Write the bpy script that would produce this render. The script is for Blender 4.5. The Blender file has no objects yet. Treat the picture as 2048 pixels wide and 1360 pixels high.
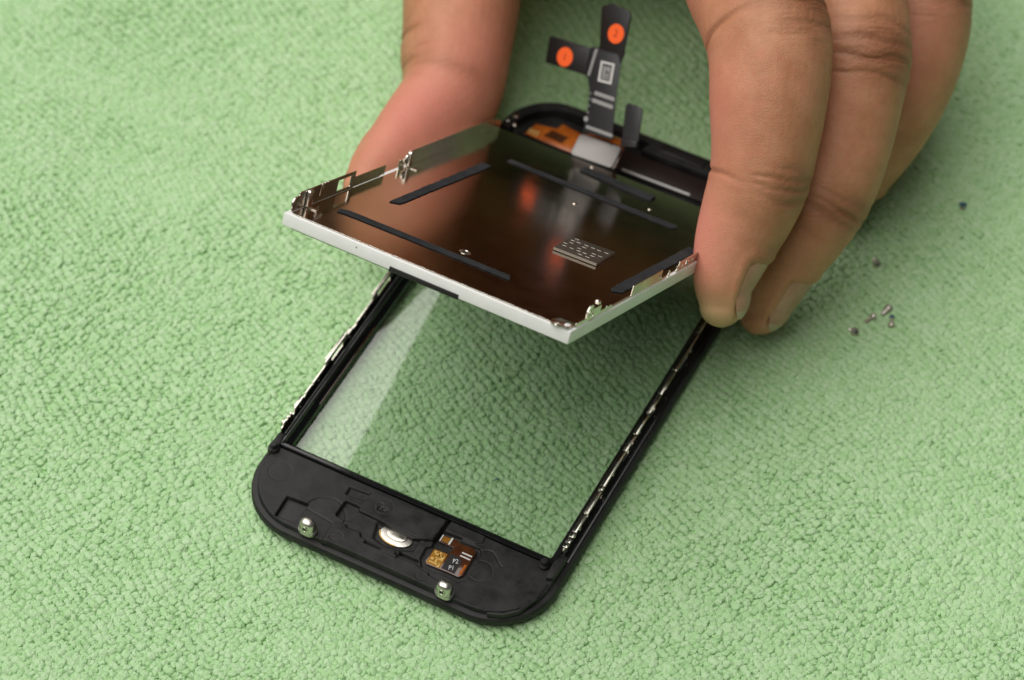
import bpy, bmesh, math, random
import numpy as np
from mathutils import Matrix, Vector

random.seed(7); rng = np.random.default_rng(11)
scn = bpy.context.scene
col = scn.collection
# ------------------------------------------------------------------ camera  (1 unit = 1 cm)
CAM = Vector((17.0646, -24.9376, 41.7985))
FW = Vector((-0.26686, 0.57379, -0.77431)); RT = Vector((0.88897, 0.45684, 0.03215)); UP = Vector((-0.37218, 0.67976, 0.63199))
cd = bpy.data.cameras.new('camera'); cam = bpy.data.objects.new('camera', cd); col.objects.link(cam)
m = Matrix((RT, UP, -FW)).transposed().to_4x4(); m.translation = CAM; cam.matrix_world = m
cd.sensor_width = 36.0; cd.lens = 6000/2048*36; cd.clip_start = 1; cd.clip_end = 1000
cd.dof.use_dof = True; cd.dof.focus_distance = 49.9; cd.dof.aperture_fstop = (cd.lens/1000)/0.56
scn.camera = cam
# ------------------------------------------------------------------ room light
wd = bpy.data.worlds.new('World'); scn.world = wd; wd.use_nodes = True
bg = wd.node_tree.nodes['Background']; bg.inputs[0].default_value = (0.95, 0.98, 1.0, 1); bg.inputs[1].default_value = 0.07
def area(name, loc, target, sx, sy, radiance, color):
    l = bpy.data.lights.new(name, 'AREA'); l.shape = 'RECTANGLE'; l.size = sx; l.size_y = sy
    l.energy = radiance*math.pi*sx*sy; l.color = color
    o = bpy.data.objects.new(name, l); col.objects.link(o); o.location = loc
    o.rotation_euler = (Vector(target)-Vector(loc)).to_track_quat('-Z', 'Y').to_euler(); return o
area('softbox_light', (-58, -6, 149), (0, 8, 0), 275, 190, 2.75, (1.0, 0.97, 0.925))
scn.view_settings.view_transform = 'Standard'; scn.view_settings.look = 'None'
scn.view_settings.exposure = 0.12; scn.view_settings.gamma = 1.0
scn.cycles.use_denoising = True
scn.cycles.max_bounces = 10; scn.cycles.transparent_max_bounces = 12

# ------------------------------------------------------------------ materials
MAT = {}
def mat(name, color, rough=.5, metal=0., spec=.5, coat=0., **kw):
    m = bpy.data.materials.new(name); m.use_nodes = True
    b = m.node_tree.nodes['Principled BSDF']
    b.inputs['Base Color'].default_value = (*color, 1); b.inputs['Roughness'].default_value = rough
    b.inputs['Metallic'].default_value = metal; b.inputs['Specular IOR Level'].default_value = spec
    b.inputs['Coat Weight'].default_value = coat; b.inputs['Coat Roughness'].default_value = .08
    for k, v in kw.items(): b.inputs[k].default_value = v
    MAT[name] = m; return m
def nd(m, t, **kw):
    n = m.node_tree.nodes.new(t)
    for k, v in kw.items(): setattr(n, k, v)
    return n
def lk(m, a, b): m.node_tree.links.new(a, b)
def bsdf(m): return m.node_tree.nodes['Principled BSDF']
def noise_bump(m, scale, strength, dist=.01, detail=4, coords='Object', rough_var=None, col_var=None):
    tc = nd(m, 'ShaderNodeTexCoord'); n = nd(m, 'ShaderNodeTexNoise'); n.inputs['Scale'].default_value = scale; n.inputs['Detail'].default_value = detail
    lk(m, tc.outputs[coords], n.inputs['Vector'])
    b = nd(m, 'ShaderNodeBump'); b.inputs['Strength'].default_value = strength; b.inputs['Distance'].default_value = dist
    lk(m, n.outputs['Fac'], b.inputs['Height']); lk(m, b.outputs['Normal'], bsdf(m).inputs['Normal'])
    if rough_var or col_var:
        n2 = nd(m, 'ShaderNodeTexNoise'); n2.inputs['Scale'].default_value = 2.2; n2.inputs['Detail'].default_value = 7; n2.inputs['Roughness'].default_value = .7
        lk(m, tc.outputs[coords], n2.inputs['Vector'])
        if rough_var:
            r = nd(m, 'ShaderNodeMapRange'); r.inputs[1].default_value = .3; r.inputs[2].default_value = .7; r.inputs[3].default_value, r.inputs[4].default_value = rough_var
            lk(m, n2.outputs['Fac'], r.inputs[0]); lk(m, r.outputs[0], bsdf(m).inputs['Roughness'])
        if col_var:
            cr = nd(m, 'ShaderNodeValToRGB'); cr.color_ramp.elements[0].position = .35; cr.color_ramp.elements[1].position = .68
            cr.color_ramp.elements[0].color = (*col_var[0], 1); cr.color_ramp.elements[1].color = (*col_var[1], 1)
            lk(m, n2.outputs['Fac'], cr.inputs['Fac']); lk(m, cr.outputs['Color'], bsdf(m).inputs['Base Color'])
    return m
noise_bump(mat('black_plastic', (.012, .012, .012), .5, spec=.3), 45, .25, .01, rough_var=(.42, .62), col_var=((.007, .007, .007), (.030, .030, .028)))
noise_bump(mat('gloss_black', (.008, .008, .009), .16), 12, .05, .01, rough_var=(.1, .26))
noise_bump(mat('nickel', (.74, .70, .63), .2, 1.), 9, .12, .02, rough_var=(.12, .3))
noise_bump(mat('grey_steel', (.17, .16, .155), .42, 1.), 30, .15, .01)
noise_bump(mat('satin_steel', (.60, .57, .52), .34, 1.), 30, .15, .01, rough_var=(.26, .42))
noise_bump(mat('white_plastic', (.80, .80, .79), .38), 25, .08, .01, col_var=((.76, .76, .75), (.84, .84, .83)))
noise_bump(mat('foam', (.022, .023, .026), .9, spec=.3), 55, 1., .03, col_var=((.016, .017, .019), (.036, .038, .042)))
noise_bump(mat('flex_black', (.014, .013, .013), .42), 20, .08, .01)
noise_bump(mat('flex_grey', (.02, .021, .023), .45), 20, .08, .01)
noise_bump(mat('kapton', (.42, .10, .012), .22, coat=.4), 14, .15, .02, col_var=((.28, .06, .008), (.5, .14, .02)))
noise_bump(mat('amber', (.34, .16, .02), .25, coat=.3), 14, .15, .02, col_var=((.22, .09, .012), (.42, .21, .03)))
noise_bump(mat('kapton_dark', (.07, .025, .010), .18, coat=.5), 14, .1, .02, col_var=((.035, .012, .006), (.10, .035, .012)))
noise_bump(mat('brown_board', (.018, .010, .008), .42), 10, .12, .02, rough_var=(.36, .5))
noise_bump(mat('gold', (.80, .52, .17), .35, .45), 40, .2, .01)
mat('orange_label', (1.0, .13, .016), .55)
mat('orange_ink', (.42, .03, .006), .6)
mat('white_ink', (.62, .62, .60), .6)
mat('grey_ink', (.30, .30, .295), .6)
noise_bump(mat('mesh_pad', (.10, .085, .07), .38, .55), 60, .6, .01)
mat('mesh_thread', (.34, .31, .27), .4, .8)
mat('blue_patch', (.02, .09, .16), .6)
noise_bump(mat('screw_steel', (.60, .54, .48), .38, .85), 60, .3, .01)
mat('hole_dark', (.006, .006, .006), .6)
mat('display_glass', (.006, .006, .007), .06)
noise_bump(mat('added_sleeve_cloth', (.055, .042, .034), .9, spec=.2), 12, .6, .05)  # cloth of the out-of-view cuff added to darken the plate's reflection

# LCD back plate: polished rolled steel, faint rolling streaks
m = mat('back_plate', (.48, .425, .365), .17, 1.)
tc = nd(m, 'ShaderNodeTexCoord'); mp = nd(m, 'ShaderNodeMapping'); mp.inputs['Scale'].default_value = (60, 1.2, 1)
n = nd(m, 'ShaderNodeTexNoise'); n.inputs['Scale'].default_value = 4; n.inputs['Detail'].default_value = 5
lk(m, tc.outputs['Object'], mp.inputs['Vector']); lk(m, mp.outputs[0], n.inputs['Vector'])
n2 = nd(m, 'ShaderNodeTexNoise'); n2.inputs['Scale'].default_value = 1.3; n2.inputs['Detail'].default_value = 9; n2.inputs['Roughness'].default_value = .7; lk(m, tc.outputs['Object'], n2.inputs['Vector'])
r = nd(m, 'ShaderNodeMapRange'); r.inputs[1].default_value = .3; r.inputs[2].default_value = .7; r.inputs[3].default_value = .09; r.inputs[4].default_value = .19
lk(m, n2.outputs['Fac'], r.inputs[0]); lk(m, r.outputs[0], bsdf(m).inputs['Roughness'])
b = nd(m, 'ShaderNodeBump'); b.inputs['Strength'].default_value = .025; b.inputs['Distance'].default_value = .01
lk(m, n.outputs['Fac'], b.inputs['Height']); lk(m, b.outputs[0], bsdf(m).inputs['Normal'])

# thin clear touch glass: see-through with Fresnel mirror on its upper face
def glass_mat(name, ior, tint):
    m = bpy.data.materials.new(name); m.use_nodes = True; nt = m.node_tree; nt.nodes.remove(nt.nodes['Principled BSDF'])
    out = nt.nodes['Material Output']; t = nd(m, 'ShaderNodeBsdfTransparent'); t.inputs[0].default_value = (*tint, 1)
    if ior:
        g = nd(m, 'ShaderNodeBsdfGlossy'); g.inputs['Roughness'].default_value = .012
        lw = nd(m, 'ShaderNodeLayerWeight'); pw = nd(m, 'ShaderNodeMath', operation='POWER'); pw.inputs[1].default_value = 5; lk(m, lw.outputs['Facing'], pw.inputs[0])
        fr = nd(m, 'ShaderNodeMath', operation='MULTIPLY_ADD'); lk(m, pw.outputs[0], fr.inputs[0]); fr.inputs[1].default_value = 1-ior; fr.inputs[2].default_value = ior
        mx = nd(m, 'ShaderNodeMixShader'); lk(m, fr.outputs[0], mx.inputs[0]); lk(m, t.outputs[0], mx.inputs[1]); lk(m, g.outputs[0], mx.inputs[2])
        tc = nd(m, 'ShaderNodeTexCoord'); n = nd(m, 'ShaderNodeTexNoise'); n.inputs['Scale'].default_value = 1.1; n.inputs['Detail'].default_value = 9; n.inputs['Roughness'].default_value = .72; n.inputs['Distortion'].default_value = .6; lk(m, tc.outputs['Object'], n.inputs['Vector'])
        r = nd(m, 'ShaderNodeMapRange'); r.inputs[1].default_value = .45; r.inputs[2].default_value = .8; r.inputs[4].default_value = .07; lk(m, n.outputs['Fac'], r.inputs[0])
        df = nd(m, 'ShaderNodeBsdfDiffuse'); df.inputs[0].default_value = (.6, .6, .58, 1); m2 = nd(m, 'ShaderNodeMixShader')
        lk(m, r.outputs[0], m2.inputs[0]); lk(m, mx.outputs[0], m2.inputs[1]); lk(m, df.outputs[0], m2.inputs[2]); lk(m, m2.outputs[0], out.inputs[0])
    else: lk(m, t.outputs[0], out.inputs[0])
    MAT[name] = m
glass_mat('touch_glass', .085, (.93, .95, .94)); glass_mat('glass_under', 0, (1, 1, 1))

# towel: matte microfibre loops
m = mat('towel_fibre', (.30, .60, .20), .55, spec=1.0)
bs = bsdf(m); bs.inputs['Sheen Weight'].default_value = .1; bs.inputs['Sheen Roughness'].default_value = .5; bs.inputs['Sheen Tint'].default_value = (.85, 1, .8, 1)
tc = nd(m, 'ShaderNodeTexCoord')
n = nd(m, 'ShaderNodeTexNoise'); n.inputs['Scale'].default_value = 48; n.inputs['Detail'].default_value = 5; n.inputs['Roughness'].default_value = .75
lk(m, tc.outputs['Object'], n.inputs['Vector'])
b = nd(m, 'ShaderNodeBump'); b.inputs['Strength'].default_value = .45; b.inputs['Distance'].default_value = .02
lk(m, n.outputs['Fac'], b.inputs['Height']); lk(m, b.outputs[0], bs.inputs['Normal'])
n2 = nd(m, 'ShaderNodeTexNoise'); n2.inputs['Scale'].default_value = .5; n2.inputs['Detail'].default_value = 8; n2.inputs['Roughness'].default_value = .75
lk(m, tc.outputs['Object'], n2.inputs['Vector'])
cr = nd(m, 'ShaderNodeValToRGB'); cr.color_ramp.elements[0].position = .3; cr.color_ramp.elements[1].position = .7
cr.color_ramp.elements[0].color = (.48, .765, .37, 1); cr.color_ramp.elements[1].color = (.585, .83, .48, 1)
oi = nd(m, 'ShaderNodeObjectInfo'); mxr = nd(m, 'ShaderNodeMath', operation='MULTIPLY_ADD'); lk(m, oi.outputs['Random'], mxr.inputs[0]); mxr.inputs[1].default_value = .5
sc_ = nd(m, 'ShaderNodeMath', operation='MULTIPLY_ADD'); lk(m, n2.outputs['Fac'], sc_.inputs[0]); sc_.inputs[1].default_value = .6; sc_.inputs[2].default_value = -.05; lk(m, sc_.outputs[0], mxr.inputs[2])
lk(m, mxr.outputs[0], cr.inputs['Fac']); lk(m, cr.outputs[0], bs.inputs['Base Color'])
tr = nd(m, 'ShaderNodeBsdfTranslucent'); lk(m, cr.outputs[0], tr.inputs['Color']); mxs = nd(m, 'ShaderNodeMixShader'); mxs.inputs[0].default_value = .2
lk(m, bs.outputs[0], mxs.inputs[1]); lk(m, tr.outputs[0], mxs.inputs[2]); lk(m, mxs.outputs[0], m.node_tree.nodes['Material Output'].inputs['Surface'])

noise_bump(mat('towel_weave', (.42, .64, .33), 1., spec=.1), 20, .5, .03, col_var=((.39, .62, .30), (.45, .66, .36)))
# skin: tone attribute r = ruddy pad, g = brown at knuckles and along creases, b = pale callus
m = mat('skin', (.5, .25, .16), .5, spec=.32)
bs = bsdf(m); bs.inputs['Subsurface Weight'].default_value = .22; bs.inputs['Subsurface Radius'].default_value = (.22, .08, .05); bs.inputs['Subsurface Scale'].default_value = .4
at = nd(m, 'ShaderNodeAttribute', attribute_name='tone'); sp = nd(m, 'ShaderNodeSeparateColor'); lk(m, at.outputs['Color'], sp.inputs[0])
tc = nd(m, 'ShaderNodeTexCoord')
nz = nd(m, 'ShaderNodeTexNoise'); nz.inputs['Scale'].default_value = 1.7; nz.inputs['Detail'].default_value = 8; nz.inputs['Roughness'].default_value = .65; lk(m, tc.outputs['Object'], nz.inputs['Vector'])
base = nd(m, 'ShaderNodeValToRGB'); base.color_ramp.elements[0].position = .32; base.color_ramp.elements[1].position = .68
base.color_ramp.elements[0].color = (.42, .185, .090, 1); base.color_ramp.elements[1].color = (.56, .275, .155, 1)
lk(m, nz.outputs['Fac'], base.inputs['Fac'])
def mixc(fac, a, bcol):
    x = nd(m, 'ShaderNodeMix', data_type='RGBA'); lk(m, fac, x.inputs['Factor']); lk(m, a, x.inputs['A']); x.inputs['B'].default_value = (*bcol, 1); return x.outputs['Result']
nm1 = nd(m, 'ShaderNodeTexNoise'); nm1.inputs['Scale'].default_value = 4.5; nm1.inputs['Detail'].default_value = 6; nm1.inputs['Roughness'].default_value = .7; lk(m, tc.outputs['Object'], nm1.inputs['Vector'])
mm1 = nd(m, 'ShaderNodeMapRange'); mm1.inputs[1].default_value = .52; mm1.inputs[2].default_value = .8; mm1.inputs[4].default_value = .55; lk(m, nm1.outputs['Fac'], mm1.inputs[0])
mx0 = nd(m, 'ShaderNodeMix', data_type='RGBA'); lk(m, mm1.outputs[0], mx0.inputs['Factor']); lk(m, base.outputs['Color'], mx0.inputs['A']); mx0.inputs['B'].default_value = (.60, .20, .13, 1)
c = mixc(sp.outputs[0], mx0.outputs['Result'], (.64, .235, .175))
c = mixc(sp.outputs[1], c, (.25, .10, .048))
c = mixc(sp.outputs[2], c, (.58, .40, .21))
lk(m, c, bs.inputs['Base Color'])
v = nd(m, 'ShaderNodeTexVoronoi'); v.inputs['Scale'].default_value = 22; v.feature = 'DISTANCE_TO_EDGE'; v.inputs['Randomness'].default_value = .9; lk(m, tc.outputs['Object'], v.inputs['Vector'])
nb = nd(m, 'ShaderNodeTexNoise'); nb.inputs['Scale'].default_value = 9; nb.inputs['Detail'].default_value = 6; lk(m, tc.outputs['Object'], nb.inputs['Vector'])
mp = nd(m, 'ShaderNodeMapping'); mp.inputs['Rotation'].default_value = (.5, .6, -.4); lk(m, tc.outputs['Object'], mp.inputs['Vector'])
wv = nd(m, 'ShaderNodeTexWave', bands_direction='X'); wv.inputs['Scale'].default_value = 7; wv.inputs['Distortion'].default_value = 2.2; wv.inputs['Detail'].default_value = 1; lk(m, mp.outputs[0], wv.inputs['Vector'])
pr = nd(m, 'ShaderNodeMath', operation='MULTIPLY'); lk(m, wv.outputs['Fac'], pr.inputs[0]); lk(m, sp.outputs[0], pr.inputs[1])
ad = nd(m, 'ShaderNodeMath', operation='MULTIPLY_ADD'); lk(m, v.outputs['Distance'], ad.inputs[0]); ad.inputs[1].default_value = 1.1; lk(m, nb.outputs['Fac'], ad.inputs[2])
ad2 = nd(m, 'ShaderNodeMath', operation='MULTIPLY_ADD'); lk(m, pr.outputs[0], ad2.inputs[0]); ad2.inputs[1].default_value = .4; lk(m, ad.outputs[0], ad2.inputs[2])
dp = nd(m, 'ShaderNodeVectorMath', operation='DOT_PRODUCT'); lk(m, tc.outputs['Object'], dp.inputs[0]); dp.inputs[1].default_value = (-.37, .68, .63)
nw = nd(m, 'ShaderNodeTexNoise'); nw.inputs['Scale'].default_value = 2.2; nw.inputs['Detail'].default_value = 4; lk(m, tc.outputs['Object'], nw.inputs['Vector'])
f1 = nd(m, 'ShaderNodeMath', operation='MULTIPLY'); lk(m, dp.outputs['Value'], f1.inputs[0]); f1.inputs[1].default_value = 44
f2 = nd(m, 'ShaderNodeMath', operation='MULTIPLY_ADD'); lk(m, nw.outputs['Fac'], f2.inputs[0]); f2.inputs[1].default_value = 30; lk(m, f1.outputs[0], f2.inputs[2])
f3 = nd(m, 'ShaderNodeMath', operation='SINE'); lk(m, f2.outputs[0], f3.inputs[0]); f4 = nd(m, 'ShaderNodeMath', operation='MULTIPLY'); lk(m, f3.outputs[0], f4.inputs[0]); lk(m, sp.outputs[1], f4.inputs[1])
f5 = nd(m, 'ShaderNodeMath', operation='MULTIPLY_ADD'); lk(m, f4.outputs[0], f5.inputs[0]); f5.inputs[1].default_value = .55; lk(m, ad2.outputs[0], f5.inputs[2]); ad2 = f5
b = nd(m, 'ShaderNodeBump'); b.inputs['Strength'].default_value = .40; b.inputs['Distance'].default_value = .018
lk(m, ad2.outputs[0], b.inputs['Height']); lk(m, b.outputs[0], bs.inputs['Normal'])
noise_bump(mat('nail', (.40, .22, .16), .36, spec=.4, **{'Subsurface Weight': .2, 'Subsurface Scale': .2}), 14, .15, .01, col_var=((.38, .19, .125), (.50, .29, .20)))

mat('nail_edge', (.46, .34, .24), .45)
# ------------------------------------------------------------------ mesh helpers
def link(name, me, material=None, parent=None, smooth=False):
    o = bpy.data.objects.new(name, me); col.objects.link(o)
    if material: me.materials.append(MAT[material])
    if parent: o.parent = parent
    if smooth: me.polygons.foreach_set('use_smooth', [True]*len(me.polygons)); me.update()
    return o
def from_py(name, verts, faces, material=None, parent=None, smooth=False):
    me = bpy.data.meshes.new(name); me.from_pydata([tuple(map(float, v)) for v in verts], [], faces); me.update()
    bm = bmesh.new(); bm.from_mesh(me); bmesh.ops.recalc_face_normals(bm, faces=bm.faces); bm.to_mesh(me); bm.free()
    return link(name, me, material, parent, smooth)
def from_bm(name, bm, material=None, parent=None, smooth=False):
    me = bpy.data.meshes.new(name); bmesh.ops.recalc_face_normals(bm, faces=bm.faces); bm.to_mesh(me); bm.free()
    o = link(name, me, material, parent, False)
    if smooth: me.polygons.foreach_set('use_smooth', [True]*len(me.polygons)); me.set_sharp_from_angle(angle=math.radians(35))
    return o
def add_prism(bm, poly, z0, z1, xf=None, bevel=0., segs=2):
    """extruded polygon; xf maps (x,y,z) local to final"""
    f = xf or (lambda x, y, z: (x, y, z))
    t = bmesh.new()
    lo = [t.verts.new((x, y, z0)) for x, y in poly]; hi = [t.verts.new((x, y, z1)) for x, y in poly]; k = len(poly)
    t.faces.new(hi); t.faces.new(lo[::-1])
    for i in range(k): t.faces.new((lo[i], lo[(i+1) % k], hi[(i+1) % k], hi[i]))
    bmesh.ops.recalc_face_normals(t, faces=t.faces)
    if bevel: bmesh.ops.bevel(t, geom=list(t.edges), offset=bevel, segments=segs, profile=.5, affect='EDGES', clamp_overlap=True)
    mp = {}
    for v in t.verts: mp[v] = bm.verts.new(f(*v.co))
    for fc in t.faces:
        try: bm.faces.new([mp[v] for v in fc.verts])
        except ValueError: pass
    t.free()
def prism(name, poly, z0, z1, material, parent, xf=None, bevel=0., smooth=True, segs=2):
    bm = bmesh.new(); add_prism(bm, poly, z0, z1, xf, bevel, segs); return from_bm(name, bm, material, parent, smooth)
def rect(x0, y0, x1, y1): return [(x0, y0), (x1, y0), (x1, y1), (x0, y1)]
def rrect(x0, y0, x1, y1, r, n=6):
    p = []
    for cx, cy, a in ((x1-r, y0+r, -90), (x1-r, y1-r, 0), (x0+r, y1-r, 90), (x0+r, y0+r, 180)):
        for i in range(n+1):
            t = math.radians(a+90*i/n); p.append((cx+r*math.cos(t), cy+r*math.sin(t)))
    return p
def disc(cx, cy, r, n=20, ry=None): return [(cx+r*math.cos(2*math.pi*i/n), cy+(ry or r)*math.sin(2*math.pi*i/n)) for i in range(n)]
def add_sheet(bm, add, sub, t0, t1, xf):
    """sheet metal cut from rectangles (u0,v0,u1,v1): union of add minus sub, thickness t0..t1 along w"""
    us = sorted({round(v, 4) for r in add+sub for v in (r[0], r[2])}); vs = sorted({round(v, 4) for r in add+sub for v in (r[1], r[3])})
    def solid(i, j):
        if i < 0 or j < 0 or i >= len(us)-1 or j >= len(vs)-1: return False
        u = (us[i]+us[i+1])/2; v = (vs[j]+vs[j+1])/2
        return any(r[0] < u < r[2] and r[1] < v < r[3] for r in add) and not any(r[0] < u < r[2] and r[1] < v < r[3] for r in sub)
    V = {}
    def vt(i, j, k):
        if (i, j, k) not in V: V[i, j, k] = bm.verts.new(xf(us[i], vs[j], (t0, t1)[k]))
        return V[i, j, k]
    for i in range(len(us)-1):
        for j in range(len(vs)-1):
            if not solid(i, j): continue
            for k in (0, 1): bm.faces.new([vt(i, j, k), vt(i+1, j, k), vt(i+1, j+1, k), vt(i, j+1, k)])
            for di, dj, a, b2 in ((-1, 0, (0, 0), (0, 1)), (1, 0, (1, 0), (1, 1)), (0, -1, (0, 0), (1, 0)), (0, 1, (0, 1), (1, 1))):
                if not solid(i+di, j+dj):
                    bm.faces.new([vt(i+a[0], j+a[1], 0), vt(i+b2[0], j+b2[1], 0), vt(i+b2[0], j+b2[1], 1), vt(i+a[0], j+a[1], 1)])
def sheet(name, add, sub, t0, t1, xf, material, parent, bevel=.006):
    bm = bmesh.new(); add_sheet(bm, add, sub, t0, t1, xf)
    bmesh.ops.recalc_face_normals(bm, faces=bm.faces)
    if bevel:
        es = [e for e in bm.edges if len(e.link_faces) == 2 and e.calc_face_angle(0) > .5]
        bmesh.ops.bevel(bm, geom=es, offset=bevel, segments=1, affect='EDGES', clamp_overlap=True)
    return from_bm(name, bm, material, parent, False)
def lathe(name, prof, n, material, parent, M=None, smooth=True):
    M = M or Matrix(); bm = bmesh.new(); rings = []
    for r, z in prof:
        if r < 1e-6: rings.append([bm.verts.new(M @ Vector((0, 0, z)))])
        else: rings.append([bm.verts.new(M @ Vector((r*math.cos(2*math.pi*i/n), r*math.sin(2*math.pi*i/n), z))) for i in range(n)])
    for a, b2 in zip(rings, rings[1:]):
        for i in range(n):
            q = [a[i % len(a)], a[(i+1) % len(a)], b2[(i+1) % len(b2)], b2[i % len(b2)]]; u = []
            for v in q:
                if v not in u: u.append(v)
            if len(u) > 2:
                try: bm.faces.new(u)
                except ValueError: pass
    return from_bm(name, bm, material, parent, smooth)
def text(name, s, size, M, material, parent, depth=.002):
    cu = bpy.data.curves.new('t', 'FONT'); cu.body = s; cu.size = size; cu.extrude = depth; cu.align_x = 'CENTER'; cu.align_y = 'CENTER'; cu.resolution_u = 3
    o = bpy.data.objects.new('t', cu); col.objects.link(o); bpy.context.view_layer.update()
    me = bpy.data.meshes.new_from_object(o.evaluated_get(bpy.context.evaluated_depsgraph_get())); me.transform(M); me.name = name
    bpy.data.objects.remove(o); me.materials.clear()
    return link(name, me, material, parent)
def empty(name, loc, label, cat, group=None, M=None):
    o = bpy.data.objects.new(name, None); col.objects.link(o); o.empty_display_size = .3
    if M is not None: o.matrix_world = M
    else: o.location = loc
    o['label'] = label; o['category'] = cat
    if group: o['group'] = group
    return o
# numpy noise and distance helpers
def hash2(i, j, k=0):
    h = (i.astype(np.int64)*374761393 + j.astype(np.int64)*668265263 + k*982451653) & 0xffffffff
    h = ((h ^ (h >> 13))*1274126177) & 0xffffffff; h = (h ^ (h >> 16)) & 0xffffffff
    return h/4294967296.0
def vnoise(x, y, k=0):
    i = np.floor(x); j = np.floor(y); fx = x-i; fy = y-j; fx = fx*fx*(3-2*fx); fy = fy*fy*(3-2*fy)
    a = hash2(i, j, k); b2 = hash2(i+1, j, k); c2 = hash2(i, j+1, k); d2 = hash2(i+1, j+1, k)
    return (a*(1-fx)+b2*fx)*(1-fy)+(c2*(1-fx)+d2*fx)*fy
def sstep(a, b2, x): t = np.clip((x-a)/(b2-a), 0, 1); return t*t*(3-2*t)
def sdpoly(X, Y, poly):
    P = np.array(poly, float); d = np.full(X.shape, 1e9); s = np.ones(X.shape)
    for i in range(len(P)):
        a = P[i]; b2 = P[i-1]; ex, ey = b2-a; wx = X-a[0]; wy = Y-a[1]
        t = np.clip((wx*ex+wy*ey)/(ex*ex+ey*ey), 0, 1); d = np.minimum(d, (wx-ex*t)**2+(wy-ey*t)**2)
        c1 = Y >= a[1]; c2 = Y < b2[1]; c3 = ex*wy > ey*wx
        s = np.where((c1 & c2 & c3) | (~c1 & ~c2 & ~c3), -s, s)
    return s*np.sqrt(d)
def grid_mesh(name, X, Y, Z, keep, material, parent, smooth=True):
    ny, nx = X.shape; idx = np.full(X.shape, -1, np.int64)
    q = np.stack([np.arange(ny*nx).reshape(ny, nx)[a:ny-1+a, b2:nx-1+b2] for a, b2 in ((0, 0), (0, 1), (1, 1), (1, 0))], -1).reshape(-1, 4)
    if keep is not None:
        kf = keep.ravel(); q = q[kf[q].all(1)]
        used = np.unique(q); rm = np.full(ny*nx, -1, np.int64); rm[used] = np.arange(len(used)); q = rm[q]
        V = np.stack([X.ravel()[used], Y.ravel()[used], Z.ravel()[used]], -1)
    else: V = np.stack([X.ravel(), Y.ravel(), Z.ravel()], -1)
    me = bpy.data.meshes.new(name); me.vertices.add(len(V)); me.vertices.foreach_set('co', V.astype(np.float32).ravel())
    me.loops.add(q.size); me.loops.foreach_set('vertex_index', q.astype(np.int32).ravel())
    me.polygons.add(len(q)); me.polygons.foreach_set('loop_start', np.arange(0, q.size, 4, dtype=np.int32))
    me.update(calc_edges=True); me.validate()
    return link(name, me, material, parent, smooth)

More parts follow.
